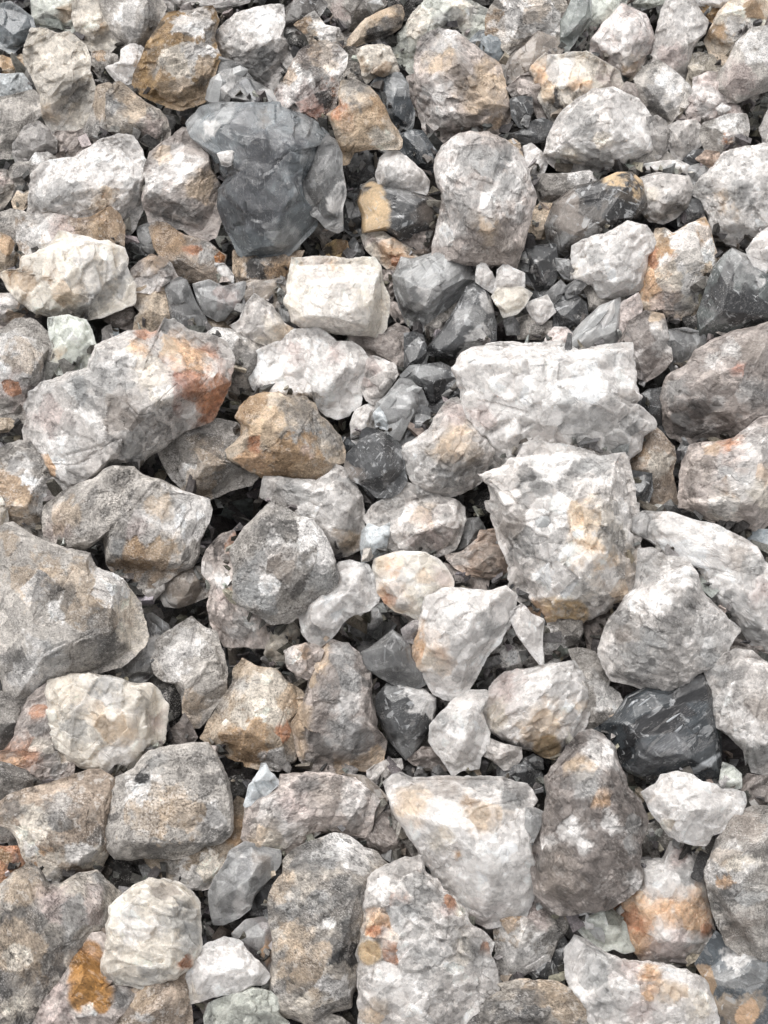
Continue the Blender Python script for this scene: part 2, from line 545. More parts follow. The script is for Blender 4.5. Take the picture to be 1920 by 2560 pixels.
            for s in range(0, len(p), 4096):
                dd = (q[s:s + 4096] ** 2).sum(1)[:, None] - 2 * q[s:s + 4096] @ s2.T + (s2 ** 2).sum(1)[None]
                i1_ = dd.argmin(1)
                ar = np.arange(len(dd))
                d1_ = dd[ar, i1_].copy()
                dd[ar, i1_] = 1e9
                i2_ = dd.argmin(1)
                ids[s:s + 4096] = i1_
                ids2[s:s + 4096] = i2_
                d1_, d2_ = np.sqrt(np.maximum(d1_, 0)), np.sqrt(np.maximum(dd[ar, i2_], 0))
                wt[s:s + 4096] = .5 * (1 - np.clip((d2_ - d1_) / (d1_ + d2_ + 1e-9) / (.16 if ti == 0 else .13), 0, 1))
            g = rng.normal(size=(ncell, 3)) * .85
            hgt = rng.normal(size=ncell) * .22
            dv, dv2 = [np.clip(((p - sd[k]) * g[k]).sum(1) / size, -1, 1) + hgt[k] for k in (ids, ids2)]
            dv = dv * (1 - wt) + dv2 * wt
            p = p + N * (amp * dv * (.4 + .6 * rim))[:, None]
            if ti == 1:
                cent = sd[ids]
                cellmul = 1 + (.13 if kind == 'W' else .18 if kind == 'Q' else .24 if not glassy else .16) * (rng.random(ncell) * 2 - 1)[ids]
                clear = (rng.random(ncell) < BASE[kind][3])[ids].astype(float)
                clear *= .35 + .65 * rng.random(ncell)[ids]
            else:
                cellmul0 = 1 + .12 * (rng.random(ncell) * 2 - 1)[ids]
        fine = .00006 if glassy else .00035
        p = p + N * (fine * fbm(p * 210 + off, self.seed + 3, 3, .6))[:, None]
        # colour
        c1, c2, c3, _ = [np.array(q) if i < 3 else q for i, q in enumerate(BASE[kind])]
        stretch = np.array([1, 1, 1.0])
        tcv = p.copy()
        if 'f' in self.mods:
            ca, sa = math.cos(math.radians(38)), math.sin(math.radians(38))
            tcv = np.stack([(p[:, 0] * ca + p[:, 1] * sa) * .22, -p[:, 0] * sa + p[:, 1] * ca, p[:, 2]], 1)
        elif kind in 'SXP':
            a = rng.random() * 3.14
            ca, sa = math.cos(a), math.sin(a)
            tcv = np.stack([(p[:, 0] * ca + p[:, 1] * sa) * .6, -p[:, 0] * sa + p[:, 1] * ca, p[:, 2]], 1)
        tcv = tcv * rng.uniform(.75, 1.35)
        m = sstep(-.35, .35, fbm(tcv / (.35 * r) + off + 5, self.seed + 11, 4, .62))
        m2 = sstep(.05, .45, fbm(tcv * 95 + off, self.seed + 12, 3, .6))
        m, m2 = m * rng.uniform(.45, 1.0), m2 * rng.uniform(.4, 1.1) * (.35 if kind in 'WQC' else 1)
        if kind in 'WQC':
            m = m * .65
        col = c1 * (1 - m)[:, None] + c2 * m[:, None]
        col = col * (1 - .45 * m2)[:, None] + c2 * (.45 * m2)[:, None]
        ck = clear * (.5 if kind == 'W' else .62 if kind == 'Q' else .75)
        col = col * (1 - ck)[:, None] + c3 * ck[:, None]
        for q in self.mods:
            col = col * np.array(TINT[q])
        crust = np.full(len(p), {'T': .8, 'B': .8, 'X': .3, 'G': .4}.get(kind, 0.0))
        sx = (p[:, 0] + self.c0[0]) / self.k + self.cpx[0]
        sy = -(p[:, 1] + self.c0[1]) / self.k + self.cpx[1]
        en = fbm(p / .014 + off, self.seed + 21, 5, .72) * 1.5
        fr = sstep(-.4 * self.D, .1 * self.D, p[:, 2])
        wx, wy = [fbm(p / .022 + off + 30 * j, self.seed + 51 + j, 3, .6) for j in (0, 1)]
        cx_ = (.45 * p[:, 0] + .55 * cent[:, 0] + self.c0[0]) / self.k + self.cpx[0]
        cy_ = -(.45 * p[:, 1] + .55 * cent[:, 1] + self.c0[1]) / self.k + self.cpx[1]
        quartz = kind in 'WQPC'
        for code, (ux, uy, ur) in self.patches:
            if code in 'ae':
                dx, dy = sx - ux, sy - uy
            else:
                dx, dy = cx_ - ux + wx * ur * .7, cy_ - uy + wy * ur * .7
            if 'f' in self.mods:
                dx, dy = (dx * ca - dy * sa) * .38, (dx * sa + dy * ca) * 2.4
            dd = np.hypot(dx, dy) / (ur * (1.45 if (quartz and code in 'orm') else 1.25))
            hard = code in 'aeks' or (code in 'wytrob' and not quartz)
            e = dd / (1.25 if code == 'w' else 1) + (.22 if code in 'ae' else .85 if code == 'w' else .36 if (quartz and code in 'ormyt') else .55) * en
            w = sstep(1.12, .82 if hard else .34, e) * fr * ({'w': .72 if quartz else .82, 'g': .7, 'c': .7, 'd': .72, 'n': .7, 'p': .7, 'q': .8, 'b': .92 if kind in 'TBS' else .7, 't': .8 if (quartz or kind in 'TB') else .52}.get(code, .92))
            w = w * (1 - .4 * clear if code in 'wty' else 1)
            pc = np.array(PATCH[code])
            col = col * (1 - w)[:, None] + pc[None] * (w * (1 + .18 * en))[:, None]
            crust = crust * (1 - w) + (1.0 if code in CRUST else .0) * w
        col = col * (tone * cellmul * cellmul0 * (1 + (.04 if kind in 'WQC' else .09) * en))[:, None]
        col = np.clip(col, .012, .86)
        aux = np.stack([fbm(tcv * 75 + off, self.seed + 41, 4, .6) * .5 + .5, fbm(tcv * 50 + off, self.seed + 42, 3) * .5 + .5,
                        fbm(tcv * 170 + off, self.seed + 43, 3, .7) * .5 + .5, np.ones(len(p))], 1)
        # to the world: outline in the plane facing the lens, height towards it
        rc = ray([self.cpx[0] + self.c0[0] / self.k], [self.cpx[1] - self.c0[1] / self.k])[0]
        zd = -rc / np.linalg.norm(rc)
        org = CAM + rc * self.tc + zd * self.z
        sc = (self.tc - self.z) / self.tc
        wp = (p[:, :1] * sc) * RT + (p[:, 1:2] * sc) * UP + p[:, 2:3] * zd
        me = mesh_from('rock', wp, f, smooth=False)
        set_attr(me, 'Col', 'FLOAT_COLOR', np.concatenate([col, crust[:, None]], 1), 'color')
        set_attr(me, 'tc', 'FLOAT_VECTOR', tcv + off * .1, 'vector')
        set_attr(me, 'aux', 'FLOAT_COLOR', aux, 'color')
        me.materials.append(MAT[kind])
        nm = NAME[kind]
        o = bpy.data.objects.new(nm, me)
        me.name = nm
        o.location = org
        o['label'] = self.label
        o['category'] = 'shard' if kind == 'C' else 'rock'
        o['group'] = 'broken quartz rocks of the pile'
        SC.collection.objects.link(o)
        self.frame = (sc, zd)
        for key, items in CRYSTALS.items():
            if key in self.label:
                for it in items.split(';'):
                    self.crystal(o, it.split())
        return o

    def crystal(self, parent, spec):
        """a single crystal or splinter standing out of this stone"""
        ux, uy = parse_pts(spec[0] + ' ' + spec[1])[0]
        ln, wd, ang = [float(q) for q in spec[2:5]]
        code = spec[5]
        ln, wd, rng = ln * TS * self.k, wd * TS * self.k, self.rng
        x = (ux - self.cpx[0]) * self.k - self.c0[0]
        y = -(uy - self.cpx[1]) * self.k - self.c0[1]
        th, rr = math.atan2(y, x), math.hypot(x, y)
        h = float(self.height(np.array([x]), np.array([y]), np.minimum(rr / self.rad(np.array([th])), .97))[0])
        a, t = math.radians(ang), math.radians(rng.uniform(4, 14))
        ax = np.array([math.cos(a) * math.cos(t), math.sin(a) * math.cos(t), math.sin(t)])
        sd = np.array([-math.sin(a), math.cos(a), 0.0])
        up = np.cross(ax, sd)
        rings = ((-.55, .75), (-.48, 1.0), (-.1, rng.uniform(.9, 1.05)), (.28, rng.uniform(.75, .95)))
        ph = rng.random() * 1.05
        rad6 = rng.uniform(.75, 1.15, 6)
        P = []
        for s_, q_ in rings:
            for i in range(6):
                c_, n_ = math.cos(ph + i * math.pi / 3) * rad6[i], math.sin(ph + i * math.pi / 3) * rad6[i]
                P.append(ax * ln * s_ + (sd * c_ + up * n_ * .62) * wd * .5 * q_)
        P.append(-ax * ln * .58)
        P.append(ax * ln * .5 + sd * wd * rng.uniform(-.2, .2))
        F = []
        for k in range(3):
            for i in range(6):
                j = (i + 1) % 6
                F += [(k * 6 + i, k * 6 + j, k * 6 + 6 + j), (k * 6 + i, k * 6 + 6 + j, k * 6 + 6 + i)]
        for i in range(6):
            j = (i + 1) % 6
            F += [(24, j, i), (25, 18 + i, 18 + j)]
        p = np.array(P) + np.array([x, y, h - .22 * wd])
        sc, zd = self.frame
        wp = (p[:, :1] * sc) * RT + (p[:, 1:2] * sc) * UP + p[:, 2:3] * zd
        me = mesh_from('crystal', wp, np.array(F), smooth=False)
        c = np.clip(np.array(PATCH[code]) * rng.uniform(.85, 1.12), 0, .84)
        col = np.tile(np.append(c, 0.0), (len(p), 1))
        col[:, :3] *= (1 + .16 * (rng.random(len(p)) * 2 - 1))[:, None]
        set_attr(me, 'Col', 'FLOAT_COLOR', col, 'color')
        set_attr(me, 'tc', 'FLOAT_VECTOR', p + rng.random(3) * 3, 'vector')
        set_attr(me, 'aux', 'FLOAT_COLOR', np.tile([.5, .5, .5, 1.], (len(p), 1)), 'color')
        me.materials.append(MAT['C'])
        o = bpy.data.objects.new('splinter' if wd < .25 * ln * .6 else 'crystal', me)
        o.parent = parent
        SC.collection.objects.link(o)

# crystals and splinters that stand out of single stones: tile x,y length width angle tone
CRYSTALS = {
    'huge pitted crystal boulder': 'F 375,1460 200 70 86 w;I 335,165 110 90 60 c',
    'long clear pointed blades': 'F 600,470 320 70 47 c;F 690,440 300 85 62 w;F 550,530 210 55 40 c',
    'cluster of smoky grey crystals': 'A 1290,520 180 110 78 c;A 1480,560 170 90 -60 h;A 1400,430 150 100 25 c;A 1570,590 120 80 -40 c',
    'clear broken crystals right above': 'E 860,940 220 110 52 c;E 940,1010 260 120 62 c;E 990,860 150 80 35 c',
    'clear white crystal rock left of': 'L 640,1090 210 90 -58 c;L 590,1050 120 80 -50 w',
    'blue-black splintery rock': 'I 1050,1350 230 20 35 s;I 900,1250 200 13 38 s;I 1110,1400 130 18 44 s',
}

# level | kind+tone | label | outline (survey tile, x,y) | colour patches (x,y,radius), a few painting shade | facets
DATA = """
2|C+bd|teal-grey glassy rock in the far left corner|A -60,40 60,15 130,60 190,110 200,170 150,250 70,320 20,290 -60,250||
2|T+l|ochre lump at the left edge under the teal-grey glassy rock|A -60,330 20,330 70,350 120,320 150,340 140,410 60,450 -60,440|b A 60,370,60|
1|Q+g|pale rock with a brown streak at the far edge beside the teal-grey corner rock|A 190,-60 380,-60 440,0 450,110 430,190 350,180 300,190 200,170 190,80|b A 400,80,60; d A 300,110,50|
2|Q+y|yellowish-white quartz rock at the far edge with glassy lower tip|A 430,-60 560,-40 600,80 660,200 690,260 640,320 540,300 470,230 430,120|y A 500,120,90; t A 600,160,40|
1|G+l|broad mottled grey rock at the far edge behind the ochre rough rock|A 560,-60 900,-60 990,60 980,160 880,270 760,280 700,260 640,180 590,60|w A 750,60,70; d A 850,150,70|
0|Q|low pale grey rock at the far edge above the white ochre-spotted rock|A 880,-60 1480,-60 1460,20 1290,50 1200,40 1090,90 980,90 920,20||
4|Q+y|long yellow-grey quartz rock with a smoky lower half and white tip|A 190,180 280,180 340,210 410,200 500,270 530,340 530,420 560,520 530,680 450,780 340,790 300,760 250,680 240,560 200,470 150,370 150,300|y A 250,330,100; y A 480,310,70; d A 450,560,120; t A 280,660,60; w A 350,750,70|
2|G|small dark grey chip with a brown top beside the long yellow-grey rock|A 540,310 600,300 690,330 700,370 640,410 660,490 610,500 570,440 540,400|b A 580,310,40; d A 610,430,60|
3|W|small white chip with a flat crystal left of the ochre rough rock|A 720,300 770,265 830,275 870,310 840,400 830,470 760,500 690,480 630,400 710,370||
5|B|ochre brown rough rock crusted with bright white and cream spots|A 1080,80 1190,60 1250,50 1290,130 1260,230 1300,340 1270,430 1230,530 1240,580 1160,610 1080,640 950,610 850,560 800,490 810,430 850,330 880,260 960,140 990,90|w A 1150,110,75; w A 1170,170,45; y A 1050,360,90; w A 1180,320,50; w A 1215,335,35; d A 1200,460,80; w A 1080,490,40; d A 930,400,50; d A 1270,200,60; t A 1080,580,110; t A 1220,400,50|
3|Q|pinkish white quartz block behind the large smoky slab|A 1320,160 1400,90 1500,60 1600,40 1659,45 B 130,45 225,45 240,130 225,210 260,265 330,300 270,380 200,470 A 1640,560 1500,500 1400,420 1300,330 1250,240|w A 1560,100,150; w B 120,110,120; d B 140,330,60; g B 60,420,120|
3|C+d|cluster of smoky grey crystals between ochre rough rock and large smoky slab|A 1240,350 1300,340 1420,380 1500,480 1640,560 1659,620 1500,650 1350,650 1270,600 1230,530 1260,430|w A 1300,540,70; w A 1560,580,60|
4|X+l|brown-grey rock with metallic dark glints below the ochre rough rock|A 640,560 680,500 720,490 800,560 880,620 940,650 980,700 1000,770 990,830 930,880 850,850 780,800 760,780 700,800 640,790 630,700|t A 720,520,70; t A 800,640,80; g A 660,620,70; p A 920,760,80|
3|G|grey slanting rock with dark smudges behind the large white boulder at left|A 570,520 640,500 670,520 640,600 630,700 650,800 640,850 540,880 480,900 500,760 530,690 560,600|d A 570,760,60; t A 610,640,50|
2|Q+b|pale blue-grey lump at the left edge above the grey speckled rock|A -60,440 30,440 130,440 180,500 190,560 100,590 0,610 -60,620||
3|G+l|grey speckled rock at the left edge above the round translucent grey lump|A -60,590 60,570 190,535 235,570 245,640 230,690 160,760 90,840 60,930 0,930 -60,900||
4|Q+d|round translucent grey lump by the left edge above the large white boulder|A 80,850 150,750 230,720 280,760 330,830 330,900 230,930 170,970 100,970 80,910||
2|P|pinkish rock half hidden below the tip of the long yellow-grey rock|A 330,780 450,780 500,760 490,880 420,960 340,940 300,860||
4|G|grey chip with white specks above left of the large white boulder|A 60,990 110,960 170,960 200,910 280,905 330,940 290,990 230,1030 200,1090 110,1110 50,1060|w A 200,930,30; d A 130,1030,50|
5|Q+l|large white and grey boulder with a curved top left of the pinkish round rock|A 200,1040 270,970 340,950 440,940 520,880 600,840 700,810 780,820 830,890 860,970 870,1050 850,1150 830,1250 790,1340 750,1390 710,1330 600,1330 500,1340 400,1320 300,1300 220,1300 180,1250 190,1170|g A 350,1130,120; g A 250,1210,110; w A 690,970,170; w A 350,1000,110; g A 820,1130,70; t A 620,1180,80|
2|X|dark reddish-grey rock at the left edge level with the large white boulder|A -60,1000 40,1010 90,1100 60,1180 20,1230 -60,1240|p A 30,1080,50|
4|T+l|small peach and white chip at the left beside the large white boulder|A 70,1190 110,1120 160,1085 200,1110 200,1190 130,1250 80,1230|w A 160,1110,40|
4|G|flat grey slab at the left edge above the cream rock|A 0,1260 60,1240 130,1250 220,1290 340,1280 300,1340 200,1340 140,1370 130,1470 60,1450 0,1420||
6|G+n|brown-grey ridge rock with a bright white face behind the cream layered rock|A 110,1290 330,1270 450,1300 540,1290 640,1230 700,1280 720,1340 725,1470 600,1500 540,1520 400,1540 300,1580 200,1600 140,1560 110,1400|w A 220,1350,100; w A 200,1400,60; b A 620,1320,110; p A 380,1380,100; t A 560,1420,100|
6|T|tan rock at the left edge just behind the cream layered rock|D -60,-60 0,-90 60,-60 100,-10 110,70 60,130 20,170 -60,180|w D 60,-50,50; b D 30,-20,40|
7|W+y|cream and white layered rock with a brown stain at the left|D 30,180 20,150 60,130 130,130 150,60 240,20 300,0 350,-90 540,-40 640,-30 720,10 740,70 730,120 770,180 790,260 780,330 700,360 600,400 500,420 390,410 340,400 220,380 160,340 110,300 60,240|b D 300,170,70; b D 180,170,60; b D 90,160,50; t D 120,240,90; w D 560,130,150; y D 560,100,60; g D 600,250,120; g D 740,180,60; g D 500,340,110; t D 400,280,80|90/25/.8 270/50/.8 200/35/.85
6|P|round pinkish grey rock between white boulder and large smoky slab|A 1080,770 1130,780 1180,880 1240,920 1250,1010 1310,1110 1300,1200 1310,1290 1270,1390 1220,1420 1130,1390 1080,1350 1000,1330 950,1320 900,1330 880,1270 850,1180 870,1100 865,990 900,910 960,860|w A 1020,950,80; w A 1130,1010,60; d A 1030,1250,130; t A 1200,1110,110; w A 920,1080,60; t A 960,920,60|
7|C+db|large smooth smoky dark grey slab with scattered pale flecks|A 1120,740 1200,650 1300,620 1659,620 B 60,630 200,640 330,680 420,730 490,800 470,850 430,880 420,950 400,1000 360,1070 360,1120 380,1200 420,1270 420,1320 360,1390 280,1470 220,1520 100,1520 A 1659,1520 1480,1510 1420,1480 1380,1390 1330,1280 1300,1200 1310,1110 1350,1060 1310,1000 1260,920 1240,900 1150,820|q A 1480,1000,170; q A 1500,1200,200; q B 60,900,200; q B 100,1150,220; q B 330,830,60; c A 1180,740,80; c A 1340,680,80; c B 380,760,70; w A 1230,780,30; c B 250,1440,110; n A 1560,690,50; c B 400,920,50|260/22/.9 85/34/.82 150/42/.86
8|C+d|smoky grey pointed shard leaning on the right edge of the large smoky slab|B 440,880 490,810 540,840 580,920 580,1000 600,1120 600,1160 580,1230 585,1350 550,1370 480,1340 430,1280 400,1270 370,1180 350,1080 400,1000|d B 420,1180,60; w B 560,1170,50|
5|G|small brown-grey rock tucked under the lower end of the smoky pointed shard|B 350,1380 430,1320 500,1350 540,1380 470,1440 420,1430||
9|W|small clear white chip resting on the large smoky slab|A 1290,910 1340,895 1405,895 1410,950 1350,990 1310,980||
5|G+n|brown-grey lumpy rock below the pinkish round rock|A 900,1360 940,1325 1000,1330 1050,1370 1100,1400 1180,1420 1240,1440 1290,1490 1330,1510 1330,1560 1290,1580 1380,1659 D 1390,200 1390,240 1300,260 1150,200 1080,190 1040,150 960,60 920,0|b A 980,1420,90; c A 1200,1500,70; r A 1150,1490,30|
7|B+r|tiny brick red chip in front of the large smoky slab|A 1270,1520 1300,1490 1335,1520 1320,1560 1280,1560||
6|W|small white chip just below the tiny brick red chip|D 1270,90 1330,90 1385,160 1380,230 1320,180 1270,150||
4|C|grey upright chip between white boulder and brown-grey lumpy rock|A 810,1350 880,1320 930,1330 910,1380 930,1470 900,1520 850,1480 820,1420||
3|C+d|dim grey chip low beside the grey upright chip|A 730,1420 780,1410 830,1430 890,1500 820,1530 740,1490||
6|P|round reddish-grey rock right of the cream layered rock|D 780,130 830,80 900,40 960,60 1010,100 1050,170 1030,200 980,240 900,270 840,260 800,260 785,190|d D 1000,110,60; w D 880,200,80; b D 900,80,70|
5|T|peach pitted lump below the round reddish-grey rock|D 795,250 840,240 880,220 900,260 970,240 990,330 1020,430 950,480 880,520 850,530 790,520 800,410 830,380 790,340|g D 810,370,40|
6|C+d|smooth blue-grey upright shard right of the peach pitted lump|D 1000,210 1070,180 1110,200 1140,270 1170,340 1220,420 1240,490 1220,560 1130,550 1020,460 1000,330 980,250||0/30/.8 190/30/.85
6|C|clear crystal with a triangular face left of the white cuboid block|D 1150,220 1240,190 1320,230 1450,200 1440,280 1400,350 1330,420 1290,430 1220,390 1170,310|p D 1350,300,60|
5|C+n|brownish glassy slab half hidden left of the white cuboid block|D 1380,240 1480,190 1600,190 E 200,180 290,230 270,310 220,340 D 1640,400 1560,350 1510,300 1440,370 1350,450 1310,440 1370,330||
8|Q|pale triangular rock with a peach corner left below the white cuboid block|D 1370,460 1420,430 1470,320 1510,275 1560,310 1610,340 1650,400 E 230,450 300,490 250,530 200,570 D 1600,590 1540,560 1460,530 1400,490|y E 180,510,90; t E 220,480,50|
4|T+d|small brown chip under the clear triangular crystal|D 1230,420 1290,430 1370,450 1370,500 1290,510 1240,500||
4|X+n|dark brown porous rock directly behind the white cuboid block|D 1390,20 1480,10 1540,60 1659,50 E 200,50 300,20 350,20 330,60 320,90 310,150 290,220 130,220 0,220 D 1550,200 1480,190 1420,220 1390,140|t D 1430,110,50; k E 60,130,60; b E 230,130,60; g E 110,70,40|
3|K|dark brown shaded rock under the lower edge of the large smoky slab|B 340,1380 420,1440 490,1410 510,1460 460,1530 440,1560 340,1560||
5|T+o|flat ochre chip with a dark edge behind the white cuboid block|B 440,1520 490,1450 540,1420 610,1430 620,1480 610,1560 530,1560 480,1550|k B 495,1480,35; b B 560,1450,30|
6|S+l|smoky pointed chip behind the white cuboid block|B 620,1440 650,1405 690,1460 715,1500 700,1550 630,1560||
9|W+y|warm white cuboid block with a faint orange stain on top|E 300,70 330,75 420,60 520,60 620,75 700,65 760,70 800,110 810,200 840,280 850,370 830,470 790,520 700,510 600,505 480,490 380,480 290,430 280,380 250,310 265,270 275,170|o E 510,120,50; p E 430,110,90; u E 500,330,260; u E 700,180,120; y E 820,330,60|90/58/.80 0/60/.86 270/8/.86 262/48/.93
8|W|knobbly white quartz rock in front of the warm white cuboid|E 300,490 380,490 430,480 490,510 540,560 620,560 680,590 720,650 725,750 690,840 680,920 610,980 540,1000 480,980 420,930 410,890 330,870 270,890 200,870 150,870 70,850 45,770 70,680 80,620 150,580 220,560|p E 300,620,80; p E 540,620,60; w E 480,900,90; w E 130,680,90; w E 400,550,90|
7|C|small clear chip at the left side of the warm white cuboid|E 210,370 230,310 260,330 300,420 310,480 260,470 230,430||
6|G|grey slanting rock between multicoloured rock and knobbly white quartz|D 1230,520 1280,480 1370,490 1420,500 1530,550 1600,590 1560,630 1530,700 1520,790 1540,880 1480,910 1430,950 1400,960 1370,890 1300,850 1340,780 1360,680 1320,600 1240,550|w D 1300,510,70; d D 1450,700,80|
5|P|lilac-grey and brown rock at the left edge below the cream layered rock|D -60,270 60,270 110,290 150,340 160,380 100,430 40,460 0,490 -60,500|b D 100,380,70; w D 30,310,50|
5|G|round grey boulder at the left edge with a faint red line|D -60,520 30,480 90,430 180,430 240,470 290,530 310,600 310,780 260,800 220,840 190,900 180,1010 110,1030 0,1010 -60,1000|w D 80,690,120; t D 150,660,80; p D 90,870,110; r D 80,830,40|
6|W+g|pale greenish-white block below the cream layered rock|D 290,420 400,400 510,430 540,490 570,590 560,650 540,730 430,750 400,750 330,740 300,680 320,600 290,500|t D 330,640,40|
4|P+d|dark reddish rock in the gap under the cream layered rock|D 600,390 700,350 780,340 810,420 790,490 680,470 620,430||
6|C+b|small pale blue-grey chip behind the multicoloured rock|D 610,490 700,475 705,540 640,580 605,560||
8|Q|multicoloured quartz rock with orange, red and yellow stains|D 200,860 290,800 380,770 440,740 530,720 560,650 570,600 640,560 720,520 820,500 930,520 960,440 1030,450 1100,510 1200,520 1290,560 1340,620 1360,690 1340,780 1310,870 1270,960 1220,1030 1080,1080 1000,1140 940,1190 890,1210 830,1280 790,1300 700,1290 650,1290 610,1330 550,1370 480,1410 400,1420 340,1370 290,1310 260,1260 190,1180 170,1110 170,1060 190,980 170,930 200,890|r D 875,500,50; y D 780,620,70; o D 800,590,50; o D 1090,590,90; t D 1000,590,60; r D 1210,600,60; m D 1150,800,150; r D 1230,850,120; o D 1130,680,90; r D 1290,860,60; r D 1240,930,80; y D 850,760,80; w D 700,700,80; w D 560,980,90; w D 1120,960,40; w D 1230,750,60; y D 930,880,90; w D 980,850,60; w D 260,860,80; w D 320,1150,110; w D 420,1270,90; p D 300,1000,110; g D 620,760,130; g D 480,900,80; n D 720,1000,110; g D 780,1220,90; c D 980,480,60; o D 290,1265,40; c D 470,810,60|310/28/.88 200/24/.88 90/30/.86 30/40/.88
6|G|round grey-brown boulder right of the multicoloured rock below its tip|D 950,1220 1000,1150 1060,1080 1150,1040 1230,1010 1330,1030 1400,1050 1440,1100 1440,1170 1380,1200 1380,1250 1420,1290 1480,1300 1520,1340 1470,1400 1390,1420 1300,1460 1240,1480 1180,1470 1090,1430 1030,1370 980,1290|t D 1250,1220,90; w D 1100,1350,60; d D 1300,1100,120; t D 1150,1400,80|
8|T|brown rock with a grey scaly face and an orange crack|D 1430,960 1490,890 1560,870 1659,870 E 200,860 250,890 350,890 410,930 440,1000 500,1050 550,1120 580,1200 580,1260 530,1290 500,1360 430,1410 380,1400 290,1380 200,1380 130,1370 60,1320 0,1290 D 1520,1330 1460,1290 1340,1250 1330,1200 1400,1150 1440,1110 1440,1050 1400,1010|d E 350,1010,150; g E 470,1140,140; g E 330,1150,90; d E 260,1150,50; b E 250,1330,190; b E 50,950,100; o E 60,1240,80; t E 130,1030,90; t E 380,1360,90; r E 70,1170,35; p E 380,1210,35|90/28/.82 275/52/.80 20/40/.82
4|T|small tan chip at the left edge below the round grey boulder|D -60,1010 60,1010 90,1040 50,1090 -60,1100||
6|G|brown and white banded rock at the left edge above the big tan-grey boulder|D -60,1240 40,1180 110,1155 180,1160 200,1210 260,1270 330,1370 390,1430 340,1480 310,1540 300,1600 300,1659 G 320,260 270,290 200,230 100,200 40,190 -60,220|b D 80,1430,120; w D 130,1300,50; w D 170,1380,40; w D 300,1430,60; w D 230,1520,40; d D 220,1250,60; d D 60,1280,50; t D 120,1580,80|
7|W+y|white chip at the left edge above the big tan-grey boulder|D -60,1440 0,1460 40,1530 G 50,130 40,190 0,210 -60,200||
8|G+l|large mottled two-lobed grey rock with a brown lower face|D 290,1520 400,1440 480,1400 560,1380 620,1320 700,1300 790,1310 840,1350 900,1370 970,1390 1050,1440 1150,1470 1220,1490 1230,1560 1200,1659 G 1200,80 1190,200 1160,270 1150,340 1120,400 1040,440 980,480 880,550 800,580 760,540 700,460 640,400 620,270 610,240 540,300 490,330 400,310 300,280 280,240 280,150 D 280,1600|b G 900,350,130; b G 820,230,60; b G 760,400,100; t G 980,300,80; d G 680,240,60; c G 680,280,50; p G 350,210,90; w G 1100,100,100; t G 400,110,80; d G 500,180,60; w G 870,150,60; t G 930,80,70; p G 800,170,50|270/48/.74 120/25/.85 200/50/.85
6|Q|thin pale chip below the brown face of the two-lobed rock|G 800,590 870,530 980,480 970,560 890,650 830,640||
9|G+l|big tan-grey boulder at the left edge with peach lichen-like patches|G -60,260 40,190 90,180 180,240 300,290 430,340 520,360 560,440 680,470 730,520 770,590 810,640 850,760 860,830 800,910 690,1000 640,1010 530,1040 420,1050 330,1080 260,1120 160,1200 90,1200 40,1150 20,1050 -60,980|t G 200,490,120; t G 450,560,140; t G 640,640,140; y G 790,800,80; y G 740,620,60; w G 640,500,80; w G 230,540,50; d G 260,590,80; d G 380,600,90; d G 550,760,120; d G 600,940,130; w G 230,1020,90; g G 310,920,80; w G 340,720,60; d G 100,960,80; t G 40,270,60|80/20/.9 300/38/.84 10/50/.88
6|C+n|translucent brownish oval rock below the two-lobed rock|G 950,590 1000,500 1090,430 1180,420 1230,480 1260,530 1240,590 1150,630 1060,660 980,650|w G 1000,640,40|
6|C+d|dim smoky rock wedged right of the big tan-grey boulder|G 850,720 900,700 990,770 1010,830 960,880 930,960 920,1040 860,1100 780,1110 710,1080 680,1010 780,920 860,850|w G 880,880,40|
8|G+l|twisted grey rock narrowing to a lower point right of the tan-grey boulder|G 940,860 1060,780 1140,730 1200,790 1280,820 1310,920 1340,1020 1340,1150 1280,1230 1230,1310 1180,1360 1140,1350 1090,1270 1080,1180 1040,1110 980,1100 920,1050 910,980 930,920|w G 1030,1000,60; w G 1100,900,80; t G 1130,1250,80; d G 1120,960,40|
6|P+d|small purplish chip below the twisted grey rock|G 1010,1380 1060,1340 1090,1290 1130,1350 1170,1430 1130,1480 1060,1500 1010,1450||
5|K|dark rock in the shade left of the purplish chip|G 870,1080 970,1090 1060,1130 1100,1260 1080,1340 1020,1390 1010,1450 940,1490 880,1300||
9|W+y|bulky creamy white quartz boulder below the big tan-grey boulder|G 290,1100 400,1070 520,1060 640,1080 720,1100 800,1120 880,1120 930,1170 970,1240 970,1330 960,1450 910,1500 870,1560 820,1620 740,1650 700,1690 650,1660 590,1620 480,1590 400,1540 330,1500 290,1400 280,1330 300,1250 280,1170|y G 420,1200,150; w G 650,1230,100; t G 720,1380,80; g G 460,1380,110; w G 690,1540,110; p G 940,1340,60; g G 640,1110,110; t G 600,1330,80|100/40/.82 280/35/.82 20/50/.86
8|P+l|pinkish streaked rock left of the creamy white boulder|G 170,1210 220,1160 290,1120 320,1180 330,1260 320,1340 340,1440 390,1530 430,1580 430,1659 J 420,160 380,210 270,230 200,180 120,150 40,110 0,90 -60,60 G -60,1520 30,1510 90,1430 110,1340 150,1250|r G 110,1530,100; o G 60,1570,60; r G 210,1280,35; d G 240,1350,70; d G 290,1530,60; y G 370,1560,50; c J 330,160,70; y G 250,1480,50|
6|G+d|dark grey rock at the left edge beside the pinkish streaked rock|G -60,1140 80,1190 180,1190 150,1300 110,1420 50,1510 -60,1540||
5|G+d|dark sloping rock at the left edge under the pinkish streaked rock|J -60,90 60,120 200,180 290,230 180,290 60,330 0,370 -60,370||
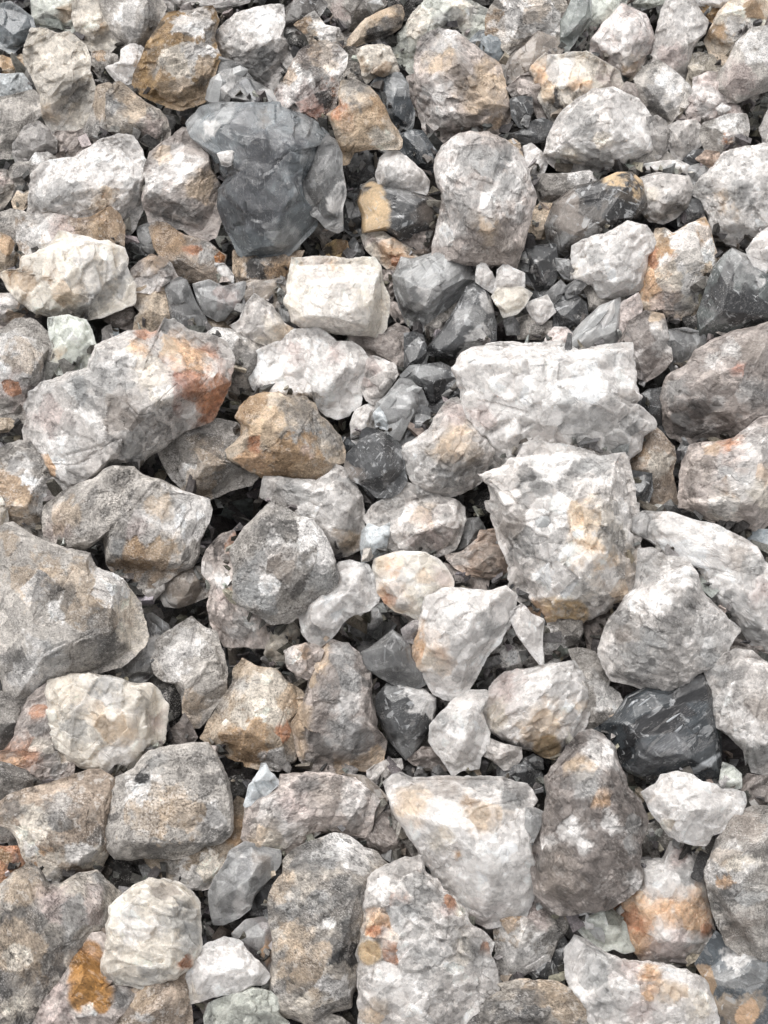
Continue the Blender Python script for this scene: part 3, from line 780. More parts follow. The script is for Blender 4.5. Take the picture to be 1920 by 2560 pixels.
8|G+n|grey-brown rock with a yellow quartz corner at lower left|J 0,370 60,310 160,280 280,250 400,210 500,180 590,170 640,200 680,260 670,320 660,400 650,500 650,600 610,680 570,770 490,780 440,800 350,870 310,880 260,850 240,790 190,740 140,650 110,560 80,520 50,500 0,480 -60,470 -60,400|y J 180,490,110; o J 230,650,70; y J 180,620,70; w J 210,600,40; w J 290,810,60; y J 330,690,80; d J 400,770,80; y J 560,690,60; d J 560,560,60; w J 480,620,50; g J 350,400,120; d J 80,380,70|95/25/.85 230/40/.78 300/50/.84
6|G|dim grey rock at the left edge below the yellow-cornered rock|J -60,460 80,490 110,550 40,580 -60,590||
7|T+r|orange-pink rough lump at the left edge near the bottom|J -60,600 40,610 100,610 130,660 170,710 120,760 50,820 0,840 -60,840|r J 40,640,60; p J 90,700,60; b J 10,670,40|
10|G+l|wide flat-faced pale grey rock with a dark glittery corner|J 650,310 700,250 700,200 800,150 850,90 900,50 1000,30 1060,20 1150,5 1220,10 1270,70 1310,150 1340,240 1365,340 1360,480 1350,540 1290,580 1200,600 1150,650 1050,670 960,660 860,660 780,680 690,670 640,610 625,480 640,400|d J 1260,480,120; w J 1270,400,40; d J 960,610,80; t J 900,400,120; w J 840,250,60; t J 1050,380,120; k J 850,200,20; g J 950,80,60|60/12/.86 280/55/.88 170/45/.9
9|T|peach crusted rock with a striped dark left side near the centre bottom|G 1390,1040 1440,980 1500,1010 1560,1040 H 0,1050 100,1030 190,1050 250,1110 330,1160 350,1200 310,1270 270,1330 280,1420 310,1500 290,1560 200,1620 130,1610 0,1590 G 1540,1580 1400,1560 1290,1500 1200,1430 1260,1310 1330,1200 1380,1120|y H 130,1230,170; b H 40,1480,120; g H 240,1570,90; g G 1380,1110,90; g G 1300,1240,60; t H 300,1200,60; y G 1340,1360,40; r H 240,1400,40; w H 170,1580,50|100/25/.82 265/38/.8 150/52/.85 0/55/.85
7|P+d|dark purple-grey chip behind the peach crusted rock|H 230,1050 300,1050 380,1080 400,1150 350,1190 260,1130||
10|P|purple-grey glassy rock with a tan rim and pointed top|H 490,850 530,870 620,900 680,950 700,1000 750,1040 750,1180 770,1280 780,1370 840,1440 820,1520 800,1590 720,1610 640,1600 540,1640 440,1630 370,1590 330,1530 310,1450 275,1370 310,1310 350,1240 370,1190 390,1090 430,980 460,880|t H 480,900,55; t H 450,1000,45; t H 400,1100,40; t H 330,1310,60; t H 300,1380,50; t H 330,1470,40; t H 600,1620,70; t H 700,1600,60; t H 790,1550,60; w H 650,1220,45; w H 560,1260,35; d H 450,1480,110; c H 620,1120,90; d H 490,1160,50; c H 600,1420,120; c H 600,930,70; d H 720,1100,40|80/25/.88 265/30/.86 180/48/.86
8|S|heart-shaped smoky grey stone right of the tan-rimmed rock|H 790,1190 850,1120 940,1120 1060,1150 1130,1200 1130,1260 1110,1360 1060,1440 1000,1530 960,1555 910,1500 860,1440 820,1350 790,1270|w H 1040,1180,60; c H 960,1510,70; c H 1100,1330,50|100/35/.85 260/20/.88
9|C+d|smoky triangular wedge above the heart-shaped stone|H 680,940 750,900 880,800 940,840 990,890 1000,960 1060,1040 1080,1100 1020,1140 920,1130 800,1070 710,1010||250/40/.75 60/30/.85
11|W|smooth bright white wedge with an ochre-stained left edge|H 1060,640 1090,590 1200,550 1330,560 1450,570 1540,540 1600,600 1590,680 1580,740 1510,860 1430,950 1390,1030 1330,1140 1250,1190 1180,1190 1120,1150 1060,1050 1010,980 1000,900 1030,820 1050,730|o H 1080,860,90; o H 1090,960,80; b H 1080,740,35; y H 1110,1000,60; w H 1300,800,150; g H 1490,800,70|80/30/.86 330/52/.80 190/45/.85
9|C+p|small lilac-grey chip left of the smooth white wedge|H 930,790 1000,740 1050,740 1050,830 1020,880 950,860||
8|C|blue-grey rounded chip below the long white sugary rock|H 580,740 680,690 760,640 820,640 840,720 900,760 870,810 770,890 720,895 680,860 620,820|w H 740,760,80; d H 620,770,60|
7|P+d|dim brown-grey chip below the peach and white quartz|H 820,640 900,670 1010,730 950,800 880,820 830,790 830,720||
10|W|long white sugary rock leaning on the big dusty grey boulder|H 560,400 620,390 690,410 730,420 780,500 800,560 790,620 740,680 650,700 590,740 560,790 520,840 440,890 390,850 350,790 340,720 320,690 420,610 480,560 530,480|w H 690,490,100; g H 450,820,80; w H 560,640,90|
11|G|big dusty grey boulder with white specks and a glassy shoulder|G 1390,600 1400,450 1380,320 1430,230 1560,90 1640,20 H 170,10 220,60 320,130 400,150 450,220 500,300 530,380 550,480 540,560 480,590 410,620 330,680 280,720 200,740 150,740 90,690 0,640|d H 200,180,130; w H 210,310,50; w H 420,260,70; w H 90,440,50; c H 450,480,110; w H 370,200,50; c H 100,600,120; w H 150,510,40; c G 1500,420,90; n H 200,400,90; w H 450,370,50; c G 1440,540,70|85/35/.84 300/40/.80 215/35/.84
9|P+l|pinkish quartz rock sheltering under the big dusty grey boulder|G 1200,410 1230,330 1310,250 1390,230 1430,450 1450,600 1500,650 H 90,690 160,730 180,780 150,850 130,890 30,890 G 1560,880 1330,880 1290,820 1250,750 1230,650 1260,500 1200,470|r G 1370,300,40; p G 1330,570,80; w G 1230,440,60; w G 1460,760,70; b G 1360,560,40; w G 1330,520,50|
10|Q+y|pale yellow glassy chip below the big dusty grey boulder|H 180,760 280,730 320,800 320,870 280,920 260,970 200,1020 150,1010 120,930 150,860|y H 220,850,80|
10|P+l|pinkish translucent chip right of the pale yellow glassy chip|H 240,920 300,890 370,870 440,890 470,920 440,1000 410,1060 370,1085 310,1050 260,1020|o H 330,950,50; w H 290,960,50|
9|Q|grey-white block between brown scaly rock and dusty grey boulder|E 130,1360 200,1360 300,1370 430,1380 500,1340 540,1290 610,1330 650,1400 690,1470 700,1560 700,1659 H 700,100 690,250 680,310 600,340 540,350 500,300 450,240 390,180 320,150 220,80 150,30 E 110,1480|w E 450,1500,120; t H 640,260,70; g E 300,1430,110; g E 600,1370,60|90/30/.86 350/52/.86
10|S|dark smoky faceted lump at the centre of the pile|E 600,1290 620,1220 680,1160 700,1090 730,1070 800,1090 850,1110 920,1170 940,1230 950,1330 960,1380 920,1440 860,1470 780,1470 720,1410 640,1370|n E 640,1330,60; c E 920,1210,30|
7|S+b|small blue-black chip left of the dark smoky lump|E 560,1110 620,1130 670,1180 630,1240 580,1220||
8|W|white chip left of the clear broken crystals|E 630,1040 660,960 720,930 800,910 800,980 790,1060 720,1100 690,1160 640,1160||
9|C+l|clear broken crystals right above the dark smoky lump|E 790,920 840,880 920,780 980,790 1050,850 1080,920 1020,1000 960,1090 940,1170 880,1120 820,1090 780,1050 770,980||
10|W+b|clear glassy flake on the left of the clear broken crystals|E 765,980 800,945 860,1010 850,1080 780,1060||
8|S|smoky faceted stone above right of the clear broken crystals|E 930,760 990,700 1100,690 1160,680 1220,710 1260,770 1250,850 1210,900 1170,960 1120,970 1070,920 1040,870 980,800|c E 1000,750,70; c E 1120,720,50; k E 1150,880,70|
9|S+l|dark grey flake below the smoky faceted stone|E 1040,930 1090,950 1145,1010 1080,1060 1010,1130 950,1170 960,1100 1000,1020||
8|Q|pale four-sided wedge right of the knobbly white quartz|E 730,660 770,640 890,690 910,750 870,820 830,870 770,920 730,900 690,840 720,750|p E 740,700,50; p E 720,800,40|
6|P|brown-grey translucent rock below the right corner of the white cuboid|E 620,510 820,500 900,450 970,480 980,560 970,640 950,730 900,750 880,710 820,670 740,640 660,600||
7|S|smoky crystal right of the brown-grey translucent rock|E 950,510 1010,500 1060,520 1080,580 1080,680 1030,700 980,710 950,740||
10|C+f|clear grey four-sided slab right of the white cuboid|E 890,170 940,60 1000,70 1140,30 1280,60 1390,120 1380,200 1320,260 1230,330 1150,400 1080,460 1060,490 1010,480 960,430 930,350 900,260|d E 980,400,90; w E 1090,240,30; w E 1070,300,30; c E 1050,130,150|260/18/.9 230/45/.9
10|S+l|dark dusty triangular block below the clear grey slab|E 1320,240 1370,215 1430,240 1460,300 1490,450 1490,540 1450,580 1350,610 1280,660 1170,640 1070,620 1110,570 1190,470 1260,350|w E 1370,540,60; g E 1400,440,80; w E 1440,330,40; g E 1320,400,60|150/35/.85 0/45/.84
7|P|small pinkish chip between the white cuboid and the clear grey slab|E 815,130 895,140 910,240 880,310 840,250||
7|P+l|pinkish chip under the left edge of the clear grey slab|E 860,300 930,340 980,430 910,450 860,380||
6|G|shaded grey chips wedge under the clear grey slab|E 1070,440 1150,390 1240,310 1270,340 1210,440 1140,530 1080,510||
8|Q+y|peach and orange quartz rock behind the clear grey slab|B 700,1400 740,1385 830,1375 900,1420 960,1460 1060,1510 1090,1540 1000,1580 940,1580 900,1605 880,1610 820,1570 770,1520 720,1460|o B 890,1510,70; r B 910,1560,40; p B 760,1440,60; y B 760,1500,40|
7|S|dark rock with a flat ochre plate on its left face|B 680,1190 700,1100 760,1080 830,1090 960,1120 1040,1150 1100,1170 1150,1200 1160,1260 1130,1330 1060,1370 930,1420 870,1380 830,1360 710,1380 710,1280|a B 760,1150,60; a B 750,1220,70; a B 800,1240,60; a B 770,1310,75; k B 700,1110,40; g B 930,1140,60; n B 1080,1230,80|350/40/.8 180/20/.85
6|P|brownish glassy rock below the ochre-plated dark rock|B 880,1400 1060,1350 1150,1290 1150,1480 1130,1560 1000,1530 930,1460||
9|W|white-capped rock above the ochre-plated dark rock|B 780,1040 810,940 850,900 920,900 1000,960 1060,1020 1095,1070 1080,1150 1000,1130 900,1120 840,1110 800,1090|g B 900,1060,70; d B 860,1090,40; w B 880,950,80|270/45/.8
6|S|dark smoky chip below the tan hollow rock|B 580,1000 630,900 700,870 770,930 820,950 800,1020 740,1060 680,1110 610,1150||
6|S+l|smoky grey chip left of the ochre plate|B 600,1150 680,1150 710,1250 720,1380 650,1400 590,1360 575,1260||
9|T|tan rock with a dark hollow and rust spot right of the smoky slab|B 500,680 570,630 560,560 580,490 660,480 740,520 800,580 830,640 860,720 900,770 930,830 920,880 850,880 720,880 640,900 630,960 590,970 570,890 540,780|d B 650,650,60; k B 660,700,35; r B 585,690,60; b B 770,680,90; t B 720,780,130; y B 820,830,60; g B 650,520,100; t B 590,890,50|100/40/.85 270/30/.8 20/48/.85
8|X+p|pink and white crumbly rock behind the large smoky slab|B 180,540 240,470 270,400 330,310 400,270 480,250 560,280 610,330 600,400 560,450 550,560 540,620 510,690 480,740 420,700 330,680 250,650 210,610|m B 260,580,80; r B 510,500,50; w B 330,550,100; w B 540,390,80; d B 430,420,80; t B 480,340,70; m B 400,650,80; b B 260,460,40; p B 400,580,80; k B 480,590,40|
7|X|tan-topped rock with a pale crystal face behind the pink crumbly rock|B 300,150 370,100 420,70 480,150 560,170 600,250 570,310 480,280 400,290 370,210|t B 450,220,80; w B 490,160,60; b B 330,160,50|
4|S+n|dark striated rock at the far edge left of centre|B 230,60 300,0 460,-20 490,30 440,110 400,140 320,170 250,200 240,120||
3|K|dark shaded chip beside the pinkish white quartz block|B 240,210 290,190 370,260 350,310 270,290||
5|G|grey cracked rock at the far edge behind the ochre-topped slab|B 470,0 560,-60 800,-60 840,30 760,90 720,130 660,220 600,240 580,180 560,130 520,60|p B 560,60,50; d B 600,170,40|
8|T|ochre-topped slab with a dark striped side at the far edge|B 600,270 640,200 720,110 800,70 900,30 930,40 945,90 930,160 870,200 800,230 700,260 640,290|t B 820,90,80; d B 870,140,70; k B 780,220,50; d B 820,190,50; k B 935,100,40|90/30/.85 290/55/.7
4|K|black rock at the far edge right of the ochre-topped slab|B 850,-40 1080,-40 1070,40 1000,110 950,120 920,60 880,30||
7|Q+g|greenish-white quartz rock with cream patches at the far edge|B 960,150 1000,80 1060,20 1100,-40 1250,-40 1330,0 1430,60 1440,170 1340,250 1270,220 1160,200 1080,210 1060,260 1050,350 1030,420 990,430 930,370 900,310 870,240 920,190|y B 1040,120,80; y B 1010,200,50; y B 1300,60,90; g B 1200,130,80; n B 1290,190,60; w B 1350,80,30|
9|Q+y|cream glassy cube-like stone with a brown side|B 670,290 750,270 820,260 860,280 890,340 920,420 840,450 770,460 730,490 700,430 680,360|b B 820,400,60; y B 760,320,70; t B 690,370,40|80/20/.85 280/50/.75
7|X+d|dark striped sliver left of the cream cube-like stone|B 600,280 660,280 690,370 720,450 740,510 660,500 590,510 550,570 545,480 590,400 620,330||
8|S+bl|dark blue-grey rounded stone below the cream cube|B 740,530 780,470 850,430 930,440 970,500 980,580 1010,660 1000,740 960,790 910,790 870,730 840,640 800,580|c B 880,540,80|
6|P|reddish chip squeezed left of the big boxy rock|B 960,460 1010,440 1050,560 1050,690 1010,680 980,560||
10|P+l|big boxy pinkish-tan rock with a shaded lower facet|B 1040,260 1060,230 1150,180 1260,200 1330,260 1430,330 1510,390 1530,480 1560,580 1570,680 1550,740 1490,790 1350,790 1220,800 1150,860 1110,800 1070,760 1050,680 1030,600 1020,480 1020,400 1030,320|g B 1150,250,120; w B 1200,240,60; t B 1150,370,90; t B 1430,560,150; w B 1160,680,100; n B 1270,440,60; n B 1330,740,100; b B 1480,700,60; t B 1440,420,80; w B 1130,530,60; g B 1060,300,50|120/30/.86 275/56/.80 200/40/.88 20/45/.9
8|S+b|dark blue-black chip between boxy rock and white-capped rock|B 920,800 1010,770 1060,780 1120,870 1160,920 1140,1010 1070,1030 1000,970 930,900||
11|P+l|tall oval boulder with a white rim right of centre at the back|B 1140,950 1180,890 1250,820 1350,795 1450,800 1550,850 1620,900 C 120,860 200,950 230,1030 260,1130 285,1170 250,1260 230,1350 180,1500 160,1580 B 1600,1590 1550,1560 1380,1560 1250,1540 1130,1530 1130,1440 1150,1350 1180,1230 1180,1150 1150,1090 1135,1000|w B 1200,1000,110; w B 1200,1390,90; g B 1300,1180,120; d B 1340,930,90; t B 1420,1330,90; n B 1500,1480,150; w C 150,1020,100; w C 120,1150,100; g B 1450,950,110; c C 60,1000,80; w B 1250,860,90; w B 1500,1150,90; d B 1320,1290,80|90/25/.88 185/50/.84 280/30/.86 350/42/.9
8|X+l|white and tan pitted rock at the far edge right of centre|B 1440,90 1500,0 C 60,-60 420,-60 470,60 440,170 440,260 330,230 250,240 200,300 130,320 60,240 0,210 B 1440,190|b B 1480,140,70; w C 340,110,80; w C 200,60,90; t C 270,50,60; d C 180,140,60; w C 100,160,60; w C 300,190,40|
8|C+g|pale green glassy slab at the far edge right of the pitted rock|C 430,130 470,50 520,-40 610,-40 610,90 560,160 520,240 470,310 430,280||
8|C+n|brown glassy slab below the white and tan pitted rock|C 90,450 130,340 220,270 290,190 390,230 445,300 400,340 360,350 290,420 190,480 110,490||
7|C+b|small bluish rough chip behind the big boxy rock|B 1330,250 1400,180 1470,190 1530,250 1570,340 1510,400 1430,350||
7|G|grey brown shaded rock right behind the big boxy rock|B 1510,390 1560,310 1659,240 C 130,320 100,440 70,480 B 1620,490 1550,500||
7|W+g|long white-green rock slanting from the far edge|C 460,310 520,230 590,140 600,0 650,-60 770,-60 780,30 720,110 630,170 570,230 510,290||
6|Q+g|low pale rock at the far edge above the tall grey-white rock|C 790,-60 1080,-60 1070,10 1000,40 920,60 860,40 790,10||
8|Q+p|tall grey-white rock with a shadowed right side near the far edge|C 620,230 680,150 740,90 790,30 860,60 930,90 960,160 980,230 950,310 900,410 830,480 790,490 760,440 720,410 640,370 610,310|t C 840,380,70; w C 780,230,120|330/48/.82 150/30/.86
8|Q|tall pale rock near the far edge beside the ochre and white rock|C 1030,60 1060,0 1150,-40 1230,20 1260,80 1300,130 1280,200 1210,280 1190,370 1170,460 1100,480 1040,400 980,400 950,380 980,280 1000,180|w C 1150,120,100; p C 1080,330,90|320/40/.84 140/25/.88
7|T+l|ochre and white rock near the far right corner with a dark base|C 1330,150 1370,70 1480,-40 1660,-60 1659,60 1620,180 1540,230 1480,290 1430,380 1370,370 1320,310 1290,230|y C 1500,110,120; d C 1380,300,80; b C 1380,190,50; w C 1480,180,50; b C 1560,40,60|
5|B|small brown chip at the far edge behind the tall pale rock|C 1230,10 1330,20 1380,60 1340,140 1290,110||
5|W|low white rock at the far edge behind the small brown chip|C 1190,-60 1480,-60 1390,50 1250,30||
6|P+l|lilac-grey rock in the far right corner|C 1590,140 1640,20 1740,-20 1740,210 1600,200||
9|G+l|big grey rounded rock at the right edge near the far corner|C 1350,540 1370,430 1420,370 1470,260 1560,170 1660,160 1740,160 1740,540 1659,530 1560,570 1480,600 1400,600|w C 1620,240,90; p C 1480,480,90|290/48/.82 100/25/.88
7|G+y|greenish-brown small rock between tall pale rock and grey rounded rock|C 1180,330 1250,310 1330,330 1390,400 1390,440 1310,450 1240,500 1200,530 1170,500 1190,420||
8|Q+p|translucent pale grey rock below the greenish-brown small rock|C 1110,690 1160,620 1210,560 1220,470 1300,430 1390,440 1380,530 1410,600 1480,620 1500,680 1400,700 1330,720 1260,740 1160,740|w C 1280,600,80|
10|W|tiny white chip on the translucent pale grey rock|C 1350,640 1390,610 1440,640 1410,670 1370,685||
9|G+l|grey diamond-shaped rock with a dark brown tip smudge|C 870,470 930,400 1010,360 1070,400 1130,450 1190,510 1210,560 1180,620 1110,690 1070,740 1040,700 960,690 930,650 890,590 880,520|d C 980,430,50; w C 1100,520,70; d C 1010,600,70|
9|Q+y|yellow-stained white rock with an orange left corner|C 260,420 290,370 350,320 400,340 470,320 580,310 640,340 700,380 760,420 790,490 820,540 700,580 600,590 530,630 470,680 400,745 370,700 330,620 300,570 280,520 290,460|o C 310,430,70; y C 480,480,120; o C 560,500,50; p C 720,460,80; k C 380,650,60; w C 420,390,80; t C 340,560,50|
8|P|pinkish grey rock left of the yellow-stained white rock|C 110,520 180,460 260,420 310,460 310,530 330,590 360,640 350,690 290,700 260,620 200,590 160,590|d C 150,550,40|
8|S|dark smoky cube-like chip right of the big boxy rock|C 130,590 200,570 260,580 270,660 220,760 180,750 140,690||
9|C|little pale cube on the dark smoky cube-like chip|C 190,730 215,680 255,690 235,760||
6|S|dark flat chips lump right below the dark smoky cube|C 70,800 180,780 260,720 320,700 380,730 400,800 370,850 200,850||
11|Q+l|large light grey-white boulder with rough bright right half|C 340,910 370,810 400,740 450,660 540,590 620,540 740,530 800,560 880,590 920,640 950,690 960,780 960,890 870,930 820,950 760,1000 660,1020 560,1010 440,1010 370,960|w C 850,620,120; w C 830,820,120; g C 620,960,150; y C 680,830,40; w C 470,880,80; g C 560,720,110; y C 500,930,60|100/30/.86 265/52/.84 20/38/.88
9|P+l|pinkish translucent fragment behind the large light boulder|C 790,540 820,490 870,500 900,590 950,670 900,660 850,600||
8|G|grey flat rock right below the large light boulder|C 810,960 900,920 970,880 1060,900 1110,950 960,980 900,1020 880,1050 760,1040||
9|Q+d|smooth grey oval stone right of the large light boulder|C 940,700 1000,690 1050,720 1080,800 1070,880 1010,940 950,910 950,800||
9|Q|small pale pinkish rock right of the smooth grey oval stone|C 1070,750 1130,720 1230,710 1270,760 1260,860 1200,910 1140,950 1090,920 1070,850||
9|G|grey rounded rock with a small rust fleck near the right edge|C 1280,730 1340,710 1420,680 1530,680 1545,760 1530,850 1500,890 1420,920 1370,920 1290,890 1260,800|r C 1430,830,25; w C 1450,740,70|
9|S|tiny black chip below the pale pinkish rock|C 1160,940 1210,890 1280,880 1250,970 1190,980||
10|P+n|tiny brown glassy chip left of the large white round rock|C 1230,940 1290,890 1370,900 1370,960 1320,1000 1270,970||
8|Q|pale rock at the right edge behind the large white round rock|C 1610,760 1659,650 1740,640 1740,880 1630,880||
10|W|flat white chip with a shadowed underside near the tan-capped slab|C 890,980 940,965 1040,950 1130,950 1190,980 1190,1040 1120,1040 1040,1020 920,1020||280/50/.7
9|C+l|pale crystal chips lump left of the large white round rock|C 1180,990 1250,970 1330,990 1310,1070 1210,1090||
9|Q|greyish-white rock right of the tan-capped slab|C 900,1060 1000,1030 1100,1040 1190,1050 1210,1120 1180,1220 1110,1290 1040,1320 960,1310 900,1240 910,1160|y C 960,1160,40; d C 1100,1250,70|290/48/.82
11|Q+l|large white round rock at the right edge with grey left flank|C 1200,1140 1270,1050 1340,1000 1400,910 1480,890 1590,870 1740,850 1740,1380 1659,1360 1600,1400 1480,1440 1380,1410 1330,1380 1310,1280 1270,1180|g C 1260,1130,90; t C 1430,1210,90; w C 1560,1050,150; w C 1420,1350,90; g C 1500,1150,80|100/25/.88 200/42/.85 280/50/.88
8|S|dim dark rock between greyish-white rock and large white round rock|C 1120,1270 1200,1180 1300,1180 1320,1290 1220,1330 1130,1340||
11|S+nl|brown-black striped slab with a tan cap|C 350,1330 400,1200 520,1110 640,1080 690,1060 760,1030 840,1030 900,1080 920,1150 930,1200 880,1290 790,1330 680,1390 560,1440 510,1480 490,1530 420,1490 360,1410|a C 760,1080,70; a C 840,1110,75; a C 790,1100,70; k C 780,1200,110; k C 650,1140,60; c C 440,1440,60; c C 380,1320,50; n C 480,1260,100; c C 620,1380,60|110/30/.84 280/46/.85
10|G+d|flat grey rock behind the brown-black striped slab|C 250,1050 330,1030 470,1030 590,1010 640,1040 660,1090 530,1130 430,1180 390,1210 310,1190 270,1110|w C 560,1050,60|80/20/.85 270/55/.75
8|W|white glassy chip right of the tall oval boulder|C 210,870 260,850 320,900 350,970 330,1030 250,1040 220,940||
8|T+l|tiny peach chip beside the top of the tall oval boulder|C 110,840 150,820 190,850 210,930 170,930||
9|T+l|pale tan chip between the tall oval boulder and striped slab|C 270,1230 320,1205 400,1210 380,1290 390,1370 360,1410 270,1415 220,1380 250,1290||
11|W|white blocky rock with a flat face below the striped slab|C 510,1460 560,1430 650,1400 740,1370 820,1320 930,1340 970,1400 980,1470 930,1520 930,1600 910,1659 F 910,220 860,260 780,280 660,290 620,220 590,200 540,180 500,180 500,100|y F 520,150,40; w F 700,120,150; g F 640,40,60|120/12/.88 290/50/.86 30/40/.88
9|G|grey-brown shaded rock under the white blocky rock|F 530,180 620,210 680,280 800,270 810,320 660,380 600,370 590,300 560,230||
10|T+l|tan and white rock with an orange pebble-like knob|C 980,1420 1000,1370 1050,1360 1100,1390 1180,1340 1250,1310 1280,1300 1310,1380 1330,1460 1360,1550 1350,1620 F 1310,100 1290,230 1260,330 1250,370 1150,410 1080,430 1030,370 930,370 900,330 900,260 920,180 930,120 C 930,1550 980,1470|b C 1250,1380,90; b C 1160,1410,70; r C 1000,1510,70; b C 1050,1460,60; g C 1050,1380,40; o F 1000,220,80; y F 1170,180,120; w C 1220,1470,100; p F 1050,330,100; g F 1150,330,80; w F 1230,200,60|60/35/.84 270/40/.82
10|S+gl|dark green-grey banded slab at the right edge|F 1300,230 1340,120 1400,50 1450,15 1560,60 1660,100 1740,120 1740,440 1659,450 1560,460 1400,540 1300,550 1260,520 1250,380|w F 1540,130,35; w F 1590,170,35; g F 1480,160,110; g F 1590,90,70; k F 1400,300,100; g F 1400,400,80; k F 1550,340,100|70/25/.84 270/40/.84 170/40/.85
11|W|white glassy rock at the right edge below the large white round rock|C 1530,1480 1600,1390 1659,1350 1740,1350 1740,1660 1659,1650 1600,1610 1540,1520||
11|W|upright white flake beside the dark triangular block|E 1380,110 1420,80 1460,130 1500,210 1470,270 1440,250 1370,200||
11|W|white crystal chip topmost in the chip heap above the giant white rock|F 60,130 100,90 150,120 215,150 215,230 100,250 30,270||
12|W+y|broad cream-white crystal chip in the chip heap above the giant white rock|F 20,290 60,240 200,230 260,270 210,350 170,390 90,410 70,360||
10|C+l|little clear pointed chip against the tall oval boulder|F 170,60 220,20 245,80 240,140 200,130||
12|W|square glassy chip in the chip heap above the giant white rock|F 220,330 290,300 350,280 380,330 400,380 320,450 280,450 250,400||
11|C+l|small rounded clear chip low left in the chip heap|F 90,430 150,400 185,450 185,515 110,515||
10|G+l|grey-brown lump under the square glassy chip|F 170,420 250,390 320,440 375,430 375,490 310,540 180,540||
9|S|dark powdery rock behind the chip heap|F 190,0 400,-20 420,120 400,190 360,270 280,310 240,220 200,170 240,100|w F 310,120,40; k F 310,190,60|
10|C|grey clear chip at the left side of the white blocky rock|F 400,60 480,70 510,100 510,195 450,180 410,130||
11|C|clear grey chip above the dark woolly-looking round stone|F 380,230 430,190 470,230 430,290 385,340 340,275||
11|C+d|small grey blade chip right above the dark round stone|F 450,240 520,185 590,210 540,270 470,300||
10|S|dark round stone with pale scratches in the chip heap|F 390,340 430,290 520,280 580,330 590,400 530,490 460,500 390,460|w F 480,420,20|
12|W+p|lilac-white chip directly behind the giant white rock|F 340,540 390,470 460,470 500,510 450,590 340,600||
11|C+lf|long clear pointed blades leaning behind the giant white rock|F 460,560 560,440 660,350 780,300 785,420 780,540 760,600 640,610 470,600||40/35/.85 300/30/.8
11|Q+p|upright pale blade between clear blades and purple-grey rock|F 790,330 890,270 915,350 900,440 820,560 770,580 780,430||
11|P+d|purple-grey rock with white glints right of the clear blades|F 800,530 840,440 930,380 1040,400 1060,480 1080,590 1090,660 1030,730 920,800 870,760 850,660 840,600 770,600|w F 1030,500,40; t F 990,410,60; w F 1050,600,50; w F 880,660,30|
9|C+d|bluish grey glassy rock right of the purple-grey rock|F 1060,490 1170,475 1270,500 1290,540 1280,600 1220,670 1170,720 1100,760 1070,680 1060,580|c F 1240,540,50|
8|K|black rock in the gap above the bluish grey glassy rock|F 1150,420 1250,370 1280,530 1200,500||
12|W|giant bright white quartz rock with grainy crystal faces|E 1290,690 1310,640 1380,600 1500,580 F 0,590 100,570 250,580 440,570 540,620 600,600 700,580 830,580 840,680 850,760 880,880 850,920 900,940 960,1010 970,1060 900,1110 880,1190 840,1220 700,1250 640,1240 560,1220 440,1200 330,1190 230,1190 200,1210 130,1260 90,1300 50,1280 40,1220 E 1490,1200 1440,1130 1380,1080 1330,1000 1310,950 1310,880 1290,780 1260,720|w F 350,700,260; y F 190,740,50; n F 820,870,50; g F 840,1030,70; c F 550,1030,110; c F 700,1180,90; u F 560,690,80; w F 400,870,220; c F 450,910,50; c F 760,650,60; w F 150,1000,160; w F 650,830,130; p E 1420,1000,70; w E 1400,750,120|90/38/.82 275/40/.84 10/45/.88 180/35/.9
11|P|big brown-grey boulder with white spots at the right edge|F 1040,890 1050,790 1100,740 1190,700 1240,620 1330,560 1440,510 1560,480 1660,450 1740,430 1740,1020 1600,1020 1460,1120 1400,1140 1280,1150 1190,1160 1100,1110 1050,1020 1040,950|n F 1550,600,90; n F 1350,800,50; m F 1480,720,30; d F 1250,900,90; w F 1390,890,45; w F 1320,1020,50; d F 1200,1070,130; w F 1450,590,35; w F 1330,690,35; g F 1100,830,80; w F 1560,870,60; d F 1600,900,80; g F 1150,1000,60|110/35/.85 270/45/.85
12|P+l|rust-veined white and brown rock at the right edge|F 1160,1280 1210,1190 1290,1160 1400,1150 1470,1130 1600,1030 1740,1000 I 1740,100 1659,150 1560,230 1480,210 1380,170 1240,100 1150,60 1140,0 F 1140,1540 1150,1400|r F 1430,1180,70; b F 1330,1190,60; w F 1620,1220,130; c F 1450,1350,120; b F 1430,1480,70; n F 1240,1280,100; b F 1620,1350,50; w F 1520,1420,60; y F 1640,1470,90; y F 1380,1540,90; n F 1180,1530,60; w I 1380,60,60|100/35/.85 200/45/.85 280/45/.88
9|G+n|grey-brown shaded rock below right of the giant white rock|F 830,1240 890,1160 900,1080 970,1050 1040,1110 1100,1180 1110,1250 1090,1330 1120,1460 1110,1560 940,1580 960,1420 930,1350 860,1320|y F 1000,1290,70; b F 900,1220,40; n F 1040,1460,60|
10|S+l|smoky chip right of the pitted crystal boulder|F 850,1320 970,1340 975,1440 935,1560 870,1600 850,1450||
8|S|dark smoky rock between the giant white rock and brown-grey boulder|F 880,890 950,840 1030,830 1060,900 1050,1010 1050,1110 960,1070 930,980||
8|C|dim grey crystal in the gap left of the rust-veined rock|F 1110,1220 1150,1150 1230,1180 1180,1290||
